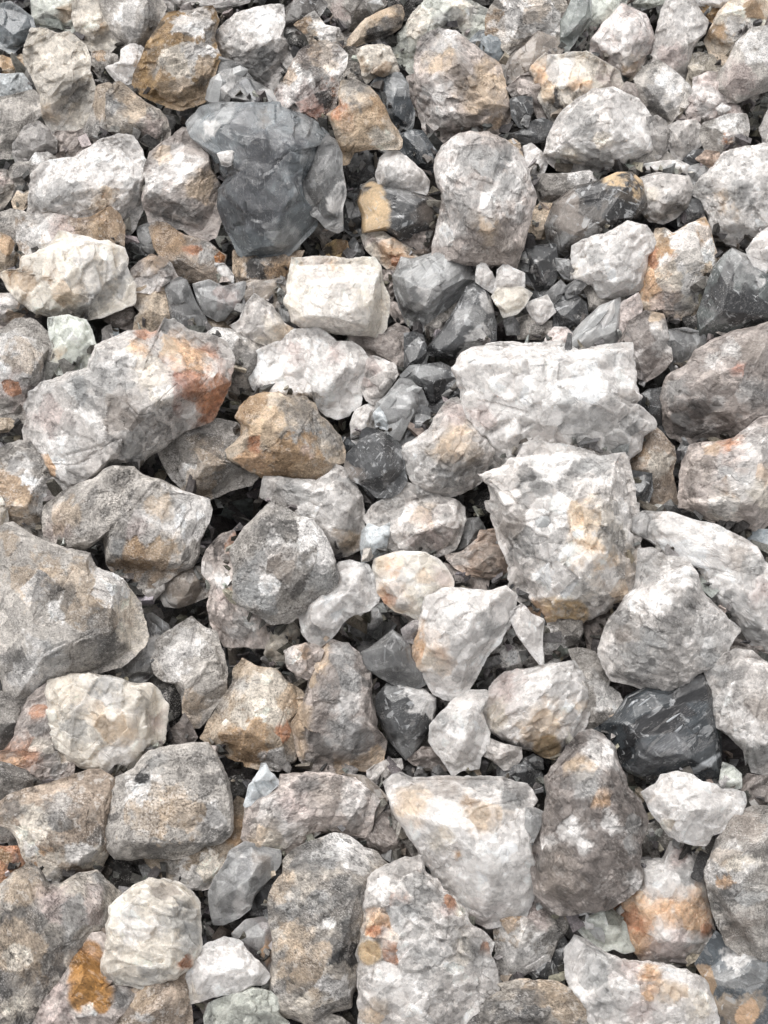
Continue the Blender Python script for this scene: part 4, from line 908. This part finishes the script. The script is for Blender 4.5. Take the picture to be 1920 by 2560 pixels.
12|Q+l|huge pitted crystal boulder with peach patches at the right of centre|F 0,1340 100,1310 180,1250 230,1190 330,1170 450,1200 560,1220 660,1250 800,1230 830,1300 850,1420 860,1560 870,1659 I 870,50 880,200 890,330 870,420 880,500 830,590 760,620 680,670 590,710 540,740 430,730 270,735 230,690 200,620 150,530 140,480 140,400 100,300 60,200 30,80 0,30 F 10,1560 30,1480 E 1460,1370 1400,1360|y I 640,200,160; t I 600,300,150; t I 720,420,130; y I 560,560,120; w F 450,1250,170; a I 400,700,100; a I 500,690,80; o I 300,700,60; y I 560,100,70; w I 400,200,140; w I 500,450,150; n I 120,200,90; d F 480,1370,70; d F 560,1340,60; w I 730,480,80; g F 300,1400,90; t F 560,1580,90; g F 650,1280,90; w F 400,1480,50; g I 220,300,80; w F 250,1230,90; g I 740,250,80; w I 800,100,50; d F 230,1370,60; t I 780,560,60|90/32/.86 275/45/.84 200/42/.85 0/40/.9
8|C+d|dim grey wedge at the left flank of the pitted crystal boulder|H 1280,210 1310,140 1390,130 1430,200 1400,320 1250,340||
9|P+n|reddish-brown grainy rock under the pitted crystal boulder|H 1200,350 1300,330 1390,260 1400,210 1530,200 1580,300 1610,480 1500,490 1430,480 1340,470 1260,430 1210,380|w H 1260,365,55; n H 1460,370,110|
8|P|shaded purplish rock under the reddish-brown grainy rock|H 1190,400 1260,420 1340,460 1450,480 1440,550 1330,570 1260,530 1220,470||
9|C+d|little grey crystal above the tip of the smooth white wedge|H 1540,540 1600,490 1640,550 1620,610||
10|W+y|peach and white rounded quartz above the smooth white wedge|H 780,380 850,350 940,330 1060,340 1150,380 1200,440 1230,500 1230,550 1180,570 1090,610 1060,660 1045,735 980,700 900,680 840,630 800,570 790,500 770,430|o H 880,420,50; o H 840,600,70; t H 920,660,80; w H 950,500,120; t H 800,400,50; p H 1180,500,60; t H 1080,490,50; r H 830,630,40|
9|Q+l|pale pinkish boulder with white spots at centre right of the dusty boulder|H 720,130 770,60 860,10 E 900,1470 960,1400 1060,1430 1170,1480 H 1220,20 1290,70 1300,140 1280,220 1240,310 1190,340 1110,360 1050,350 950,345 850,350 820,260 760,190|w H 980,70,60; t H 1080,100,80; w H 1150,140,50; g H 850,80,80; p H 1100,230,120; g E 1060,1450,80|
10|W+b|bright square crystal at the left of the pale pinkish boulder|H 700,210 740,165 800,190 860,160 860,240 840,330 770,370 700,395 690,300||250/40/.8 30/30/.85
6|S|shaded smoky rock below the dark smoky lump|E 690,1400 800,1450 760,1550 710,1560||
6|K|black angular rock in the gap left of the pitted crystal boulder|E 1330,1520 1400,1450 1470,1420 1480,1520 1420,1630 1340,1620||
11|Q|round pale boulder with a tan blotch left of the giant white rock|E 950,1180 1030,1130 1100,1080 1150,990 1190,930 1260,900 1310,950 1330,1000 1380,1080 1440,1130 1490,1210 1480,1290 1420,1340 1390,1390 1280,1450 1200,1470 1100,1430 1010,1390 970,1330 950,1250|t E 1260,1180,120; b E 1270,1240,40; d E 1300,1300,110; w E 1030,1280,100; p E 1240,1000,80; g E 1200,1380,70|90/30/.86 265/45/.85 190/35/.88
9|S|dark shaded chip left of the giant white rock|E 1190,820 1270,760 1320,850 1330,910 1210,910||
12|W|curved white quartz rock at the right edge with a pink spot|I 890,160 950,110 1110,110 1220,150 1380,190 1500,250 1590,310 1640,390 1740,440 1740,930 1640,920 1540,850 1490,770 1410,700 1310,600 1280,550 1260,480 1240,430 1190,380 1100,390 1050,350 990,270 920,250 880,220|g I 930,200,80; p I 1620,560,80; w I 1330,380,150; w I 1450,520,120; g I 1450,650,100; n I 1480,340,100; c I 1600,800,100; w I 1150,250,110; g I 1580,420,80|70/35/.84 240/42/.84
10|C+bl|pale bluish glassy rock at the right edge behind the curved white rock|I 1530,240 1600,200 1740,200 1740,450 1650,410 1600,330||
13|Q|large crystalline rock with white top and smoky grid-like facets|I 820,600 880,560 900,340 980,330 1060,370 1180,390 1240,480 1260,570 1310,620 1400,720 1480,790 1420,880 1400,940 1330,1010 1260,1040 1160,1120 1070,1160 950,1140 860,1110 750,1080 700,1010 680,930 690,850 720,760 780,680|w I 1000,600,130; w I 1150,470,120; d I 1100,760,110; d I 800,730,80; w I 1310,790,120; g I 900,950,150; c I 1330,940,90; w I 860,620,60; d I 1180,660,80; c I 960,860,80; g I 930,450,60; n I 820,830,60|95/38/.78 262/38/.80 340/45/.84 170/40/.86
11|P|shaded grey rock tucked left of the large crystalline rock|I 560,730 640,700 810,600 800,690 730,780 710,910 600,920 570,820||
11|S+bf|blue-black splintery rock with silvery streaks|I 640,1390 760,1310 830,1200 940,1140 1070,1150 1180,1090 1240,1040 1290,1060 1330,1150 1340,1290 1360,1380 1370,1500 1370,1659 L 1370,200 1330,250 1250,230 1200,220 1130,200 1000,230 900,190 830,150 760,80 I 740,1480 720,1420|s I 1020,1360,32; s I 990,1385,18; s I 930,1310,20; s I 1110,1390,22; s I 860,1230,24; s I 960,1270,14; s I 1150,1330,14; h I 1000,1540,110; h I 1180,1520,80; k I 1250,1180,120; k I 900,1400,120; k I 1150,1250,100; h I 900,1560,90; s I 1320,1590,20; b I 1220,1560,25|100/30/.84 275/42/.82
12|Q|long grey-white rock at the right edge beside the blue-black rock|I 1290,1050 1380,980 1470,920 1560,940 1660,1000 1740,1020 1740,1640 1659,1640 L 1560,150 1530,60 I 1530,1600 1520,1500 1430,1410 1360,1370 1330,1280 1330,1150|w I 1520,1330,120; d I 1450,1050,90; n I 1600,1250,100; w I 1360,1230,50; c I 1600,1550,90; g I 1350,1040,60|200/40/.82 60/30/.86
10|P+d|dim purplish rock at the right edge below the curved white rock|I 1390,890 1480,840 1560,880 1740,920 1740,1040 1560,970 1470,940||
10|G|dusty grey rock behind the white quartz with a tan blotch|I 480,930 560,915 640,940 690,1010 740,1050 700,1120 780,1170 800,1220 760,1340 690,1370 600,1390 540,1380 560,1200 540,1050|w I 700,1200,70; d I 600,1040,60|
12|W|white quartz with a tan blotch left of the blue-black rock|I 0,1200 40,1110 120,1050 250,1030 350,1010 500,990 550,1060 580,1160 590,1290 560,1380 490,1440 430,1490 400,1540 330,1530 260,1500 150,1470 70,1420 10,1370 -10,1290|w I 450,1080,120; t I 330,1330,120; a I 350,1490,70; p I 120,1130,120; t I 530,1250,60; y I 60,1290,80; w I 250,1180,80; t I 250,1440,50|110/35/.82 275/42/.8 20/45/.86
12|W|small white spear-shaped chip below the pitted crystal boulder|I 120,690 200,640 240,690 330,740 320,850 330,990 300,990 240,910 170,820||
8|G+d|dark powdery rock right of the smooth white wedge|I 30,920 120,800 200,830 280,930 320,1010 180,1040 90,1080 50,1100 20,1000|w I 150,950,60|
9|G+d|grey powdery rock under the pitted crystal boulder|I 300,720 420,700 550,720 560,800 520,910 430,970 330,1000|w I 400,900,50|
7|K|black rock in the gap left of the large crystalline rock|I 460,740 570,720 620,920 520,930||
10|C|little clear chip right of the smooth white wedge|H 1420,970 1500,945 1530,980 1490,1010 1430,1030||
10|C+d|little grey pebble below the clear chip near the white wedge|H 1370,1030 1430,1020 1440,1080 1380,1090||
10|C|little flat grey chip above the white quartz with tan blotch|H 1380,1110 1450,1080 1500,1090 1470,1150 1390,1140||
12|W|bright white sugary rock right of the heart-shaped stone|H 1140,1320 1180,1270 1250,1210 1330,1160 1440,1160 1440,1220 1400,1280 1450,1400 1440,1480 1400,1540 1390,1610 1290,1620 1240,1655 1200,1600 1130,1500 1100,1450 1110,1360|w H 1300,1400,200; c H 1200,1340,60|
10|Q|grey-white chip below the white quartz with tan blotch|H 1440,1430 1540,1470 1640,1490 1645,1550 1590,1620 1540,1625 1480,1570 1410,1530||
8|S+l|smooth dark grey stone above the wide white wedge rock|L 60,120 150,110 230,80 310,160 320,210 290,280 250,320 200,260 60,230||
9|S|small dark pebble left of the dusty pear-shaped rock|L 230,80 270,60 325,90 330,150 270,145||
9|P+d|brown smoky chip below the bright white sugary rock|H 970,1560 1060,1490 1130,1490 1210,1590 1200,1630 1080,1620 1000,1590||
10|C|thin upright clear chip behind the wide white wedge rock|K 1010,200 1030,130 1100,150 1060,240||
8|K|dark grey chip behind the wide white wedge rock|K 920,150 1000,90 1040,140 1010,220 950,210||
10|Q+l|small pale pitted chip below the tan-rimmed rock|K 730,160 780,120 860,90 930,90 940,140 900,190 850,210 800,240 740,200|d K 850,150,20|
7|K|small dark chip below the heart-shaped stone|H 820,1440 890,1470 930,1540 880,1600 820,1610||
9|T|small orange-tan chip below the bright white sugary rock|K 1310,150 1400,115 1430,190 1370,200||
11|P+l|long pale pinkish quartz rock with a blue-white tip|K 20,370 100,320 200,260 220,190 350,180 500,180 640,210 750,300 775,340 750,400 740,500 690,550 600,530 550,520 470,520 400,540 340,600 250,640 180,655 100,640 30,590 0,550 10,470|w K 200,470,110; t K 130,540,90; w K 640,330,100; n K 500,310,110; p K 300,380,90; y K 170,580,60; d K 380,250,60|90/28/.84 270/45/.82 0/40/.88
10|C+n|brownish glassy point right of the long pale pinkish rock|K 590,180 720,195 790,250 855,320 830,380 770,450 740,480 730,400 740,340 680,270||
12|W+b|clear white crystal chip left of the long pale pinkish rock|K 10,330 30,240 90,160 100,120 130,120 150,170 200,210 210,240 150,290 100,330 20,370 0,360||
13|W|wide white wedge rock with a grey top edge and tan slope|K 850,240 930,190 960,190 1000,220 1200,210 1400,210 1540,210 1659,260 L 240,280 275,350 220,420 260,590 270,660 275,720 260,870 230,940 200,1000 100,1050 K 1540,1050 1450,1070 1350,1020 1270,940 1200,870 1150,800 1080,690 1040,620 980,530 900,420 880,350|d K 1600,270,90; n K 1200,240,120; d K 1350,250,60; t K 1000,360,110; w K 1230,450,130; w K 1400,660,120; w L 100,700,130; t K 1430,430,100; b K 1330,350,40; p K 1400,1000,90; g K 1560,330,70; w K 1350,850,130; y K 1180,560,70; d K 1450,230,60; o K 1265,650,25|88/48/.84 215/40/.82 300/28/.84
14|C|clear grey crystal wedged left of the dusty pear-shaped rock|L 225,380 280,380 340,410 320,480 270,580 240,580 220,480||
11|G|grey shaded strip rock along the left of the wide white wedge|K 870,380 960,480 1040,590 1080,690 1010,690 960,600 890,520||
14|P+d|dusty dark pear-shaped rock with white splotches|L 480,20 540,-40 620,-60 680,-30 740,40 770,120 800,200 830,280 890,330 930,430 930,490 900,590 890,690 910,760 890,830 820,890 720,950 650,980 580,970 510,990 430,980 350,940 290,860 270,750 280,600 300,500 340,400 360,300 340,210 420,110|w L 720,460,60; w L 700,500,40; w L 500,520,45; w L 560,600,45; w L 500,470,30; w L 620,230,50; t L 530,130,80; o L 660,330,40; g L 870,480,70; g L 850,600,50; w L 680,50,80; w L 350,590,35; w L 880,820,40; d L 320,700,60; g L 560,230,90; n L 450,750,150|190/52/.84 75/22/.88 280/30/.9
12|W|white quartz with a glowing orange lower left face|L 700,970 800,900 910,830 900,700 1040,690 1080,600 1170,600 1200,660 1270,720 1290,850 1310,960 1330,1070 1340,1180 1280,1270 1200,1290 1100,1310 1000,1310 900,1260 860,1210 810,1160 790,1060 730,1020|o L 860,1000,170; o L 900,1160,110; r L 840,1080,90; r L 760,990,50; o L 1220,1010,120; o L 1070,970,80; p L 1080,1210,130; w L 1060,820,120; w L 1010,1100,50; p L 1130,680,60; g L 1200,760,70; r L 1300,1110,50|85/35/.84 215/40/.82 310/42/.84
12|W+g|clear white crystal rock left of the orange-faced quartz|L 490,1010 600,960 720,960 770,1030 810,1060 830,1160 870,1220 800,1240 740,1210 690,1230 610,1180 550,1120 500,1060||
10|G+d|grey rock behind the orange-faced quartz under the white sugary lump|L 910,500 1000,460 1080,520 1130,570 1110,640 1050,710 890,710 890,600||
11|C+l|little clear chip between orange-faced quartz and right boulder|L 1300,970 1370,965 1385,1020 1340,1090 1310,1050||
14|W|bright white sugary lump with a tan left end at lower right|L 920,290 1000,240 1030,190 1130,170 1220,190 1270,230 1340,240 1380,270 1450,270 1500,290 1520,350 1500,410 1430,480 1390,520 1320,540 1290,590 1220,590 1130,570 1070,530 1020,460 980,420|t L 970,330,45; w L 1250,380,260; y L 1060,480,50|
13|W+g|pale smooth chip behind the white sugary lump|L 1370,230 1390,110 1450,130 1500,180 1500,260 1400,290||
10|P+d|dim purplish rock at the right edge above the speckled boulder|L 1490,240 1540,180 1660,200 1740,230 1740,400 1600,390 1520,320||
13|G|speckled grey-brown boulder at the right edge with a white and orange spot|L 1290,750 1330,660 1360,580 1400,520 1470,430 1570,390 1660,390 1740,380 1740,1320 1600,1280 1480,1230 1410,1170 1380,1100 1330,980 1310,890|w L 1390,730,70; o L 1410,810,35; y L 1470,760,45; c L 1560,910,80; n L 1550,520,120; d L 1400,900,80; w L 1490,800,40; n L 1480,1050,100; t L 1380,680,50|200/40/.82 90/30/.86
12|S+bl|blue-black rock with tan stains in the near right corner|L 1240,1310 1340,1150 1360,1120 1430,1180 1500,1240 1660,1280 1740,1300 1740,1740 1500,1740 1400,1700 1350,1500 1290,1390|t L 1530,1600,110; b L 1320,1420,50; w L 1450,1270,50; g L 1550,1400,110; g L 1420,1400,60; o L 1540,1640,50|
13|W|rosy white quartz rock at the near edge right of centre|L 480,1220 540,1150 620,1190 690,1240 800,1290 860,1290 960,1300 1080,1320 1180,1350 1260,1400 1310,1480 1350,1620 1350,1740 640,1740 600,1620 580,1540 520,1480 490,1400|c L 600,1310,110; g L 680,1400,80; o L 970,1390,70; p L 920,1540,110; t L 1100,1480,80; w L 800,1450,90; p L 850,1330,80; y L 1250,1560,80; g L 700,1560,90; o L 950,1490,40|95/32/.84 30/42/.86 200/35/.88
12|X|tan and black striped rock at the near edge left of the rosy quartz|K 1320,1720 1380,1590 1440,1510 1560,1450 L 60,1430 180,1400 400,1410 480,1460 530,1530 580,1580 600,1740|t L 300,1430,110; t L 450,1550,110; d L 250,1540,110; d L 60,1560,80|
11|G+l|grey-white rock with a tan stripe under the wide white wedge|L 30,1040 100,1030 230,930 260,860 330,940 440,985 470,1020 460,1100 400,1180 360,1290 250,1340 140,1410 60,1400 0,1300 K 1500,1240 1490,1120|t L 110,1110,90; w L 180,1290,120; b L 150,1060,40; p L 290,980,80; d L 420,1120,60|
9|S|dark chip right of the grey-white tan-striped rock|L 370,1210 440,1120 490,1220 500,1400 440,1430 400,1340 380,1290||
9|S|dark chip below the grey-white tan-striped rock|L 230,1350 370,1270 430,1380 330,1430||
14|Q+l|big near-edge quartz rock with yellow and rust veins|K 740,820 830,750 900,730 960,700 1060,700 1070,780 1140,820 1180,880 1240,920 1300,990 1330,1080 1400,1110 1450,1180 1440,1250 1480,1330 1490,1440 1470,1480 1400,1550 1340,1590 1300,1630 1320,1740 720,1740 690,1640 700,1500 690,1380 670,1250 690,1130 710,1050 700,960|y K 760,1170,110; a K 750,1230,60; o K 790,1080,60; r K 895,930,40; r K 870,1000,30; r K 880,1230,40; r K 810,1110,25; w K 1050,1130,120; y K 1290,1170,55; y K 1300,1280,45; p K 1210,990,60; r K 1220,960,25; g K 1100,1320,140; w K 850,1480,100; t K 780,1590,70; g K 1050,880,120; w K 850,850,80; c K 950,1000,80; r K 1430,1185,25; y K 1280,1000,35; g K 1370,1250,90; w K 1000,1480,80|110/32/.84 200/48/.86 350/42/.86 270/25/.9
13|X+l|dark tan-spotted slab with a white top near the bottom centre|K 160,920 190,840 240,770 240,710 320,640 400,600 500,560 600,570 700,630 760,660 840,740 790,790 760,850 730,960 730,1060 690,1180 690,1260 660,1400 630,1480 630,1540 540,1560 480,1600 400,1650 330,1620 200,1580 170,1500 160,1400 180,1250 180,1150 160,1050|w K 620,640,90; w K 560,590,60; g K 470,660,100; t K 280,1120,90; t K 240,1180,60; t K 400,1300,110; t K 250,1330,60; t K 350,1440,90; y K 330,1540,70; d K 550,900,120; d K 600,1150,110; d K 400,1180,50; d K 330,1440,40; g K 270,970,80; g K 430,950,70; t K 230,850,60; w K 530,1420,50; w K 490,1050,25; d K 270,1330,40; k K 640,1250,60; d K 320,720,60|85/32/.86 5/55/.84 270/30/.88
13|W|white sugary lump near the bottom left of centre|J 1180,1230 1230,1190 1330,1150 1410,1170 1470,1240 1550,1310 1590,1370 1560,1420 1480,1430 1400,1480 1290,1490 1200,1520 1120,1540 1130,1450 1110,1380 1140,1290|y J 1150,1490,60; w J 1330,1320,170|
12|C+p|clear pinkish-grey chip above right of the white sugary lump|J 1380,1130 1460,1050 1560,1030 1610,1080 1620,1150 1610,1290 1600,1380 1540,1330 1470,1260 1410,1180|o J 1560,1210,50; c J 1480,1120,80|
12|Q+g|greenish-white glassy rock at the near edge left of centre|J 1240,1540 1400,1470 1500,1450 1600,1470 1659,1540 K 190,1590 260,1650 260,1740 J 1230,1740 1220,1620||
13|W+y|cream oval quartz boulder with a smoky right side|J 660,970 720,910 800,850 880,810 970,810 1050,840 1120,880 1170,950 1180,1050 1180,1200 1140,1290 1090,1340 1040,1370 980,1390 930,1440 830,1440 770,1420 700,1410 640,1400 610,1350 610,1270 640,1200 640,1140 640,1080 660,1030|y J 730,1270,110; g J 1080,1060,100; c J 1120,1160,80; w J 800,1080,100; r J 1110,1300,35; t J 880,1120,50; c J 920,1370,80; n J 980,860,70; y J 830,1220,70; d J 1080,960,40|100/35/.84 345/48/.82 265/32/.88 180/35/.9
12|C+l|translucent grey chunk leaning below the long pale pinkish rock|J 1360,640 1450,590 1500,600 1560,620 1650,640 1650,720 1590,800 1510,890 1480,970 1420,1020 1330,1060 1270,1060 1250,980 1240,880 1270,800 1330,720|w J 1380,640,40; n J 1540,690,60; w J 1450,950,50|
9|T+d|brown-tan rock with a cream end behind the flat-faced pale grey rock|J 1140,620 1250,580 1350,520 1360,380 1390,330 1470,370 1480,480 1470,580 1390,640 1340,720 1290,800 1240,850 1200,860 1130,860 1040,830 970,790 900,720 840,640 960,640|w J 1180,780,80; y J 1230,720,60; b J 1370,560,80; g J 1000,720,80|
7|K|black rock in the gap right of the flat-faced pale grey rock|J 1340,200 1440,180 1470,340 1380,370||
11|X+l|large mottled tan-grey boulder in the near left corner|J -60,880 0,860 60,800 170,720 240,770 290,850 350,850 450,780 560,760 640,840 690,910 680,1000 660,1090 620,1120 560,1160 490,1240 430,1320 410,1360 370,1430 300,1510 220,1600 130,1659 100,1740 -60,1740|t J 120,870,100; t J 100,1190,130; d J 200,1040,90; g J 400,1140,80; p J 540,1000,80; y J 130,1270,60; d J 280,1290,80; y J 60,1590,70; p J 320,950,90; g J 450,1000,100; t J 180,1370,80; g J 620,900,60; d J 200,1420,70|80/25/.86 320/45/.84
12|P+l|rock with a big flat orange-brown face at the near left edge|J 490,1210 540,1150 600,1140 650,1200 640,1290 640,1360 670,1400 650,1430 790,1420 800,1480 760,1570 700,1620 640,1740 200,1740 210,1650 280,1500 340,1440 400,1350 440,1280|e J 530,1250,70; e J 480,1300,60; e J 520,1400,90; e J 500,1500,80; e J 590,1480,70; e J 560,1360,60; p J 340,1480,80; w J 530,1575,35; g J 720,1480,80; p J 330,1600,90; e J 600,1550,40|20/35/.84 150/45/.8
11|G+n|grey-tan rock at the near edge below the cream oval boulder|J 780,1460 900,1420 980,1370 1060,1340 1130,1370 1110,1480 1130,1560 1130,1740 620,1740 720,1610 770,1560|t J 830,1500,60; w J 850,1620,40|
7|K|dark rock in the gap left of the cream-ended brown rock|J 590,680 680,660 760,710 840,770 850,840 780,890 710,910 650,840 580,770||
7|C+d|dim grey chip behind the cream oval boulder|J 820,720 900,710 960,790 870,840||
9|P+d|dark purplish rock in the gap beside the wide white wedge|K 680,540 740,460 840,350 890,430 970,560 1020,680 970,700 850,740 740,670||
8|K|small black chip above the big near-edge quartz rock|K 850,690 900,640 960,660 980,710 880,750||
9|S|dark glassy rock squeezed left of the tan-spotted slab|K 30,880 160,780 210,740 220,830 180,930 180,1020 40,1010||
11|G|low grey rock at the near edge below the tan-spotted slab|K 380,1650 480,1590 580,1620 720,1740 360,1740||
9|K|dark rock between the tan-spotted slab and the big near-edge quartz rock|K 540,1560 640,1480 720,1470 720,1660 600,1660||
"""

# ------------------------------------------------------------------ ground under the pile
def rubble_ground():
    n = 110
    u = np.sinh(np.linspace(-1, 1, n) * 5.2) / math.sinh(5.2) * 60.0
    X, Y = np.meshgrid(u, u)
    side = np.cross(NRM, RT)                       # up the slope
    side = side if side[1] > 0 else -side
    ctr = CAM + AX * D0
    q = np.stack([X.ravel(), Y.ravel(), np.zeros(n * n)], 1)
    h = -.135 + .02 * fbm(q * 9, 5, 3) * (np.abs(q).max(1) < 3)
    P = ctr + q[:, :1] * RT + q[:, 1:2] * side + h[:, None] * NRM
    i = np.arange(n * n).reshape(n, n)
    a, b, c, d = i[:-1, :-1].ravel(), i[:-1, 1:].ravel(), i[1:, 1:].ravel(), i[1:, :-1].ravel()
    f = np.concatenate([np.stack([a, b, c], 1), np.stack([a, c, d], 1)])
    me = mesh_from('ground', P, f)
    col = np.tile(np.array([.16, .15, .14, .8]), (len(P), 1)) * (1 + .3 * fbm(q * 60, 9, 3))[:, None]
    set_attr(me, 'Col', 'FLOAT_COLOR', col, 'color')
    set_attr(me, 'tc', 'FLOAT_VECTOR', q, 'vector')
    set_attr(me, 'aux', 'FLOAT_COLOR', np.tile([.5, .5, .5, 1.], (len(P), 1)), 'color')
    me.materials.append(MAT['G'])
    o = bpy.data.objects.new('ground', me)
    o['kind'] = 'structure'
    SC.collection.objects.link(o)
    return ctr, side

CUBE = np.array([(x, y, z) for x in (-1, 1) for y in (-1, 1) for z in (-1, 1)], float)
CUBE_F = np.array([(0, 1, 3), (0, 3, 2), (4, 6, 7), (4, 7, 5), (0, 4, 5), (0, 5, 1), (2, 3, 7), (2, 7, 6), (0, 2, 6), (0, 6, 4), (1, 5, 7), (1, 7, 3)])

def chip_shape(rng, s):
    """angular splinter: a sheared, tapered block"""
    p = CUBE + rng.uniform(-.45, .45, (8, 3))
    p[4:, 1:] *= rng.uniform(.15, .9)
    p[:, 1] += p[:, 0] * rng.uniform(-.6, .6)
    sc = s * np.array([rng.uniform(.8, 1.4), rng.uniform(.5, .9), rng.uniform(.3, .65)])
    return (p * sc) @ np.linalg.qr(rng.normal(size=(3, 3)))[0]

def loose_chips(ctr, side):
    """uncounted small broken chips that fill the gaps below and between the rocks"""
    rng = np.random.default_rng(77)
    V, F, Cc, Tc, base = [], [], [], [], 0
    def add(P, p, v, f, c):
        nonlocal base
        V.append(P + p); F.append(f + base); base += len(v)
        Cc.append(np.tile(np.append(c, .1), (len(v), 1)))
        Tc.append(p + rng.random(3) * 4)
    n = 4200
    for k in range(n):
        big = k < 1500
        v, f = CUBE, CUBE_F
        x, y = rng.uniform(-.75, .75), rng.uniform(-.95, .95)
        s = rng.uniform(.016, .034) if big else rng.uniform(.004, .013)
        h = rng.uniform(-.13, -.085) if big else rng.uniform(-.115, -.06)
        tone = rng.choice([.035, .06, .10, .16, .28], p=[.3, .28, .22, .12, .08])  # albedo kept low to paint the gaps' shade into the deep chips
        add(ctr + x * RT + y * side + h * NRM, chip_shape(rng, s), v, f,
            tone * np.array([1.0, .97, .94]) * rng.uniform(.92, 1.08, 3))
    # shards caught in the crevices, lying on whatever is there
    m, tries = 0, 0
    W = 9
    while m < 1700 and tries < 60000:
        tries += 1
        i, j = rng.integers(W, NX - W), rng.integers(W, NY - W)
        d = DEPTH[j, i]
        if d > 8:
            d = plane_depth(GX[i], GY[j]) + .05
        win = DEPTH[j - W:j + W + 1, i - W:i + W + 1]
        if d - np.percentile(win, 30) < .021:
            continue
        s = rng.uniform(.002, .0055) * rng.choice([1, 1, 1.7])
        v, f = CUBE, CUBE_F
        r = ray([GX[i]], [GY[j]])[0]
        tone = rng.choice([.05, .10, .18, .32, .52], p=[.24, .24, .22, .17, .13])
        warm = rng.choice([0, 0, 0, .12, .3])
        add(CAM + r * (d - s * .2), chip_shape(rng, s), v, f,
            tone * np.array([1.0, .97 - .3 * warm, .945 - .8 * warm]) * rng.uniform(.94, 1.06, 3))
        m += 1
    me = mesh_from('loose_chips', np.concatenate(V), np.concatenate(F), smooth=False)
    set_attr(me, 'Col', 'FLOAT_COLOR', np.concatenate(Cc), 'color')
    set_attr(me, 'tc', 'FLOAT_VECTOR', np.concatenate(Tc), 'vector')
    set_attr(me, 'aux', 'FLOAT_COLOR', np.tile([.5, .5, .5, 1.], (base, 1)), 'color')
    me.materials.append(MAT['P'])
    o = bpy.data.objects.new('loose_chips', me)
    o['kind'] = 'stuff'
    o['label'] = 'small quartz chips, shade-darkened, filling the gaps between the rocks'
    o['category'] = 'chips'
    SC.collection.objects.link(o)

CTR, SIDE = rubble_ground()

# ------------------------------------------------------------------ stack the stones, lowest first
stones = [Stone(l, i) for i, l in enumerate(DATA.strip().split('\n'))]
stones.sort(key=lambda s: (s.level, s.idx))
STEP, MARG = 5.0, 120.0
NX, NY = int((W_PX + 2 * MARG) / STEP), int((H_PX + 2 * MARG) / STEP)
GX = np.arange(NX) * STEP - MARG
GY = np.arange(NY) * STEP - MARG
DEPTH = np.full((NY, NX), 9.0)
for s in stones:
    ext = s.xmax / s.k + 10
    cx, cy = s.cpx[0] + s.c0[0] / s.k, s.cpx[1] - s.c0[1] / s.k
    i0, i1 = [int(np.clip((q + MARG) / STEP, 0, NX)) for q in (cx - ext, cx + ext)]
    j0, j1 = [int(np.clip((q + MARG) / STEP, 0, NY)) for q in (cy - ext, cy + ext)]
    gx, gy = np.meshgrid(GX[i0:i1], GY[j0:j1])
    h, rho = s.raster(gx, gy)
    D = DEPTH[j0:j1, i0:i1]
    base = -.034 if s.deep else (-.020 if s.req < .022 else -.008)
    ins = ~np.isnan(h) & (D < 8) & (rho < .96)
    z = base
    if ins.sum() > 3:
        need = s.tc - h[ins] - D[ins]
        z = max(base, float(np.percentile(need, 94)) + .001)
    s.z = min(z, .085)
    hh = np.where(np.isnan(h), -9, h)
    DEPTH[j0:j1, i0:i1] = np.minimum(D, np.where(hh > -8, s.tc - s.z - hh, 9.0))
for s in sorted(stones, key=lambda q: q.idx):
    s.build()


def outer_rubble(ctr, side):
    """the pile goes on beyond the frame: rocks that no one can see singly in the photograph"""
    rng = np.random.default_rng(31)
    V, F, Cc, Tc, base, m = [], [], [], [], 0, 0
    v0, f = ICO[2]
    while m < 640:
        x, y = rng.uniform(-1.0, 1.0), rng.uniform(-1.15, 1.15)
        s = rng.uniform(.022, .060)
        c = ctr + x * RT + y * side + NRM * (rng.uniform(-.05, .0) - .3 * s)
        e = c - CAM
        dpt = e @ AX
        px, py = W_PX / 2 + (e @ RT) / dpt * FPX, H_PX / 2 - (e @ UP) / dpt * FPX
        g = 75 + 1.15 * s / dpt * FPX
        if -g < px < W_PX + g and -g < py < H_PX + g:
            continue
        p = v0.copy()
        for _ in range(14):
            nn = rng.normal(size=3); nn /= np.linalg.norm(nn)
            p = p - np.maximum(p @ nn - rng.uniform(.55, .88), 0)[:, None] * nn
        p = p * (1 + .05 * fbm(p * 3 + m, 7, 2))[:, None]
        p = (p * s * rng.uniform(.75, 1.25, 3)) @ np.linalg.qr(rng.normal(size=(3, 3)))[0]
        V.append(c + p); F.append(f + base); base += len(v0)
        b = BASE[rng.choice(list('WQQGGPPTXS'))]
        w = rng.random((len(v0), 1))
        Cc.append(np.concatenate([np.array(b[0]) * w + np.array(b[1]) * (1 - w), np.full((len(v0), 1), .2)], 1))
        Tc.append(p + rng.random(3) * 4)
        m += 1
    me = mesh_from('outer_rubble', np.concatenate(V), np.concatenate(F), smooth=False)
    set_attr(me, 'Col', 'FLOAT_COLOR', np.concatenate(Cc), 'color')
    set_attr(me, 'tc', 'FLOAT_VECTOR', np.concatenate(Tc), 'vector')
    set_attr(me, 'aux', 'FLOAT_COLOR', np.tile([.5, .5, .5, 1.], (base, 1)), 'color')
    me.materials.append(MAT['P'])
    o = bpy.data.objects.new('outer_rubble', me)
    o['kind'] = 'stuff'
    o['label'] = 'broken quartz rubble of the pile beyond the edges of the picture'
    o['category'] = 'rubble'
    SC.collection.objects.link(o)

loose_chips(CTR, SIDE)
outer_rubble(CTR, SIDE)
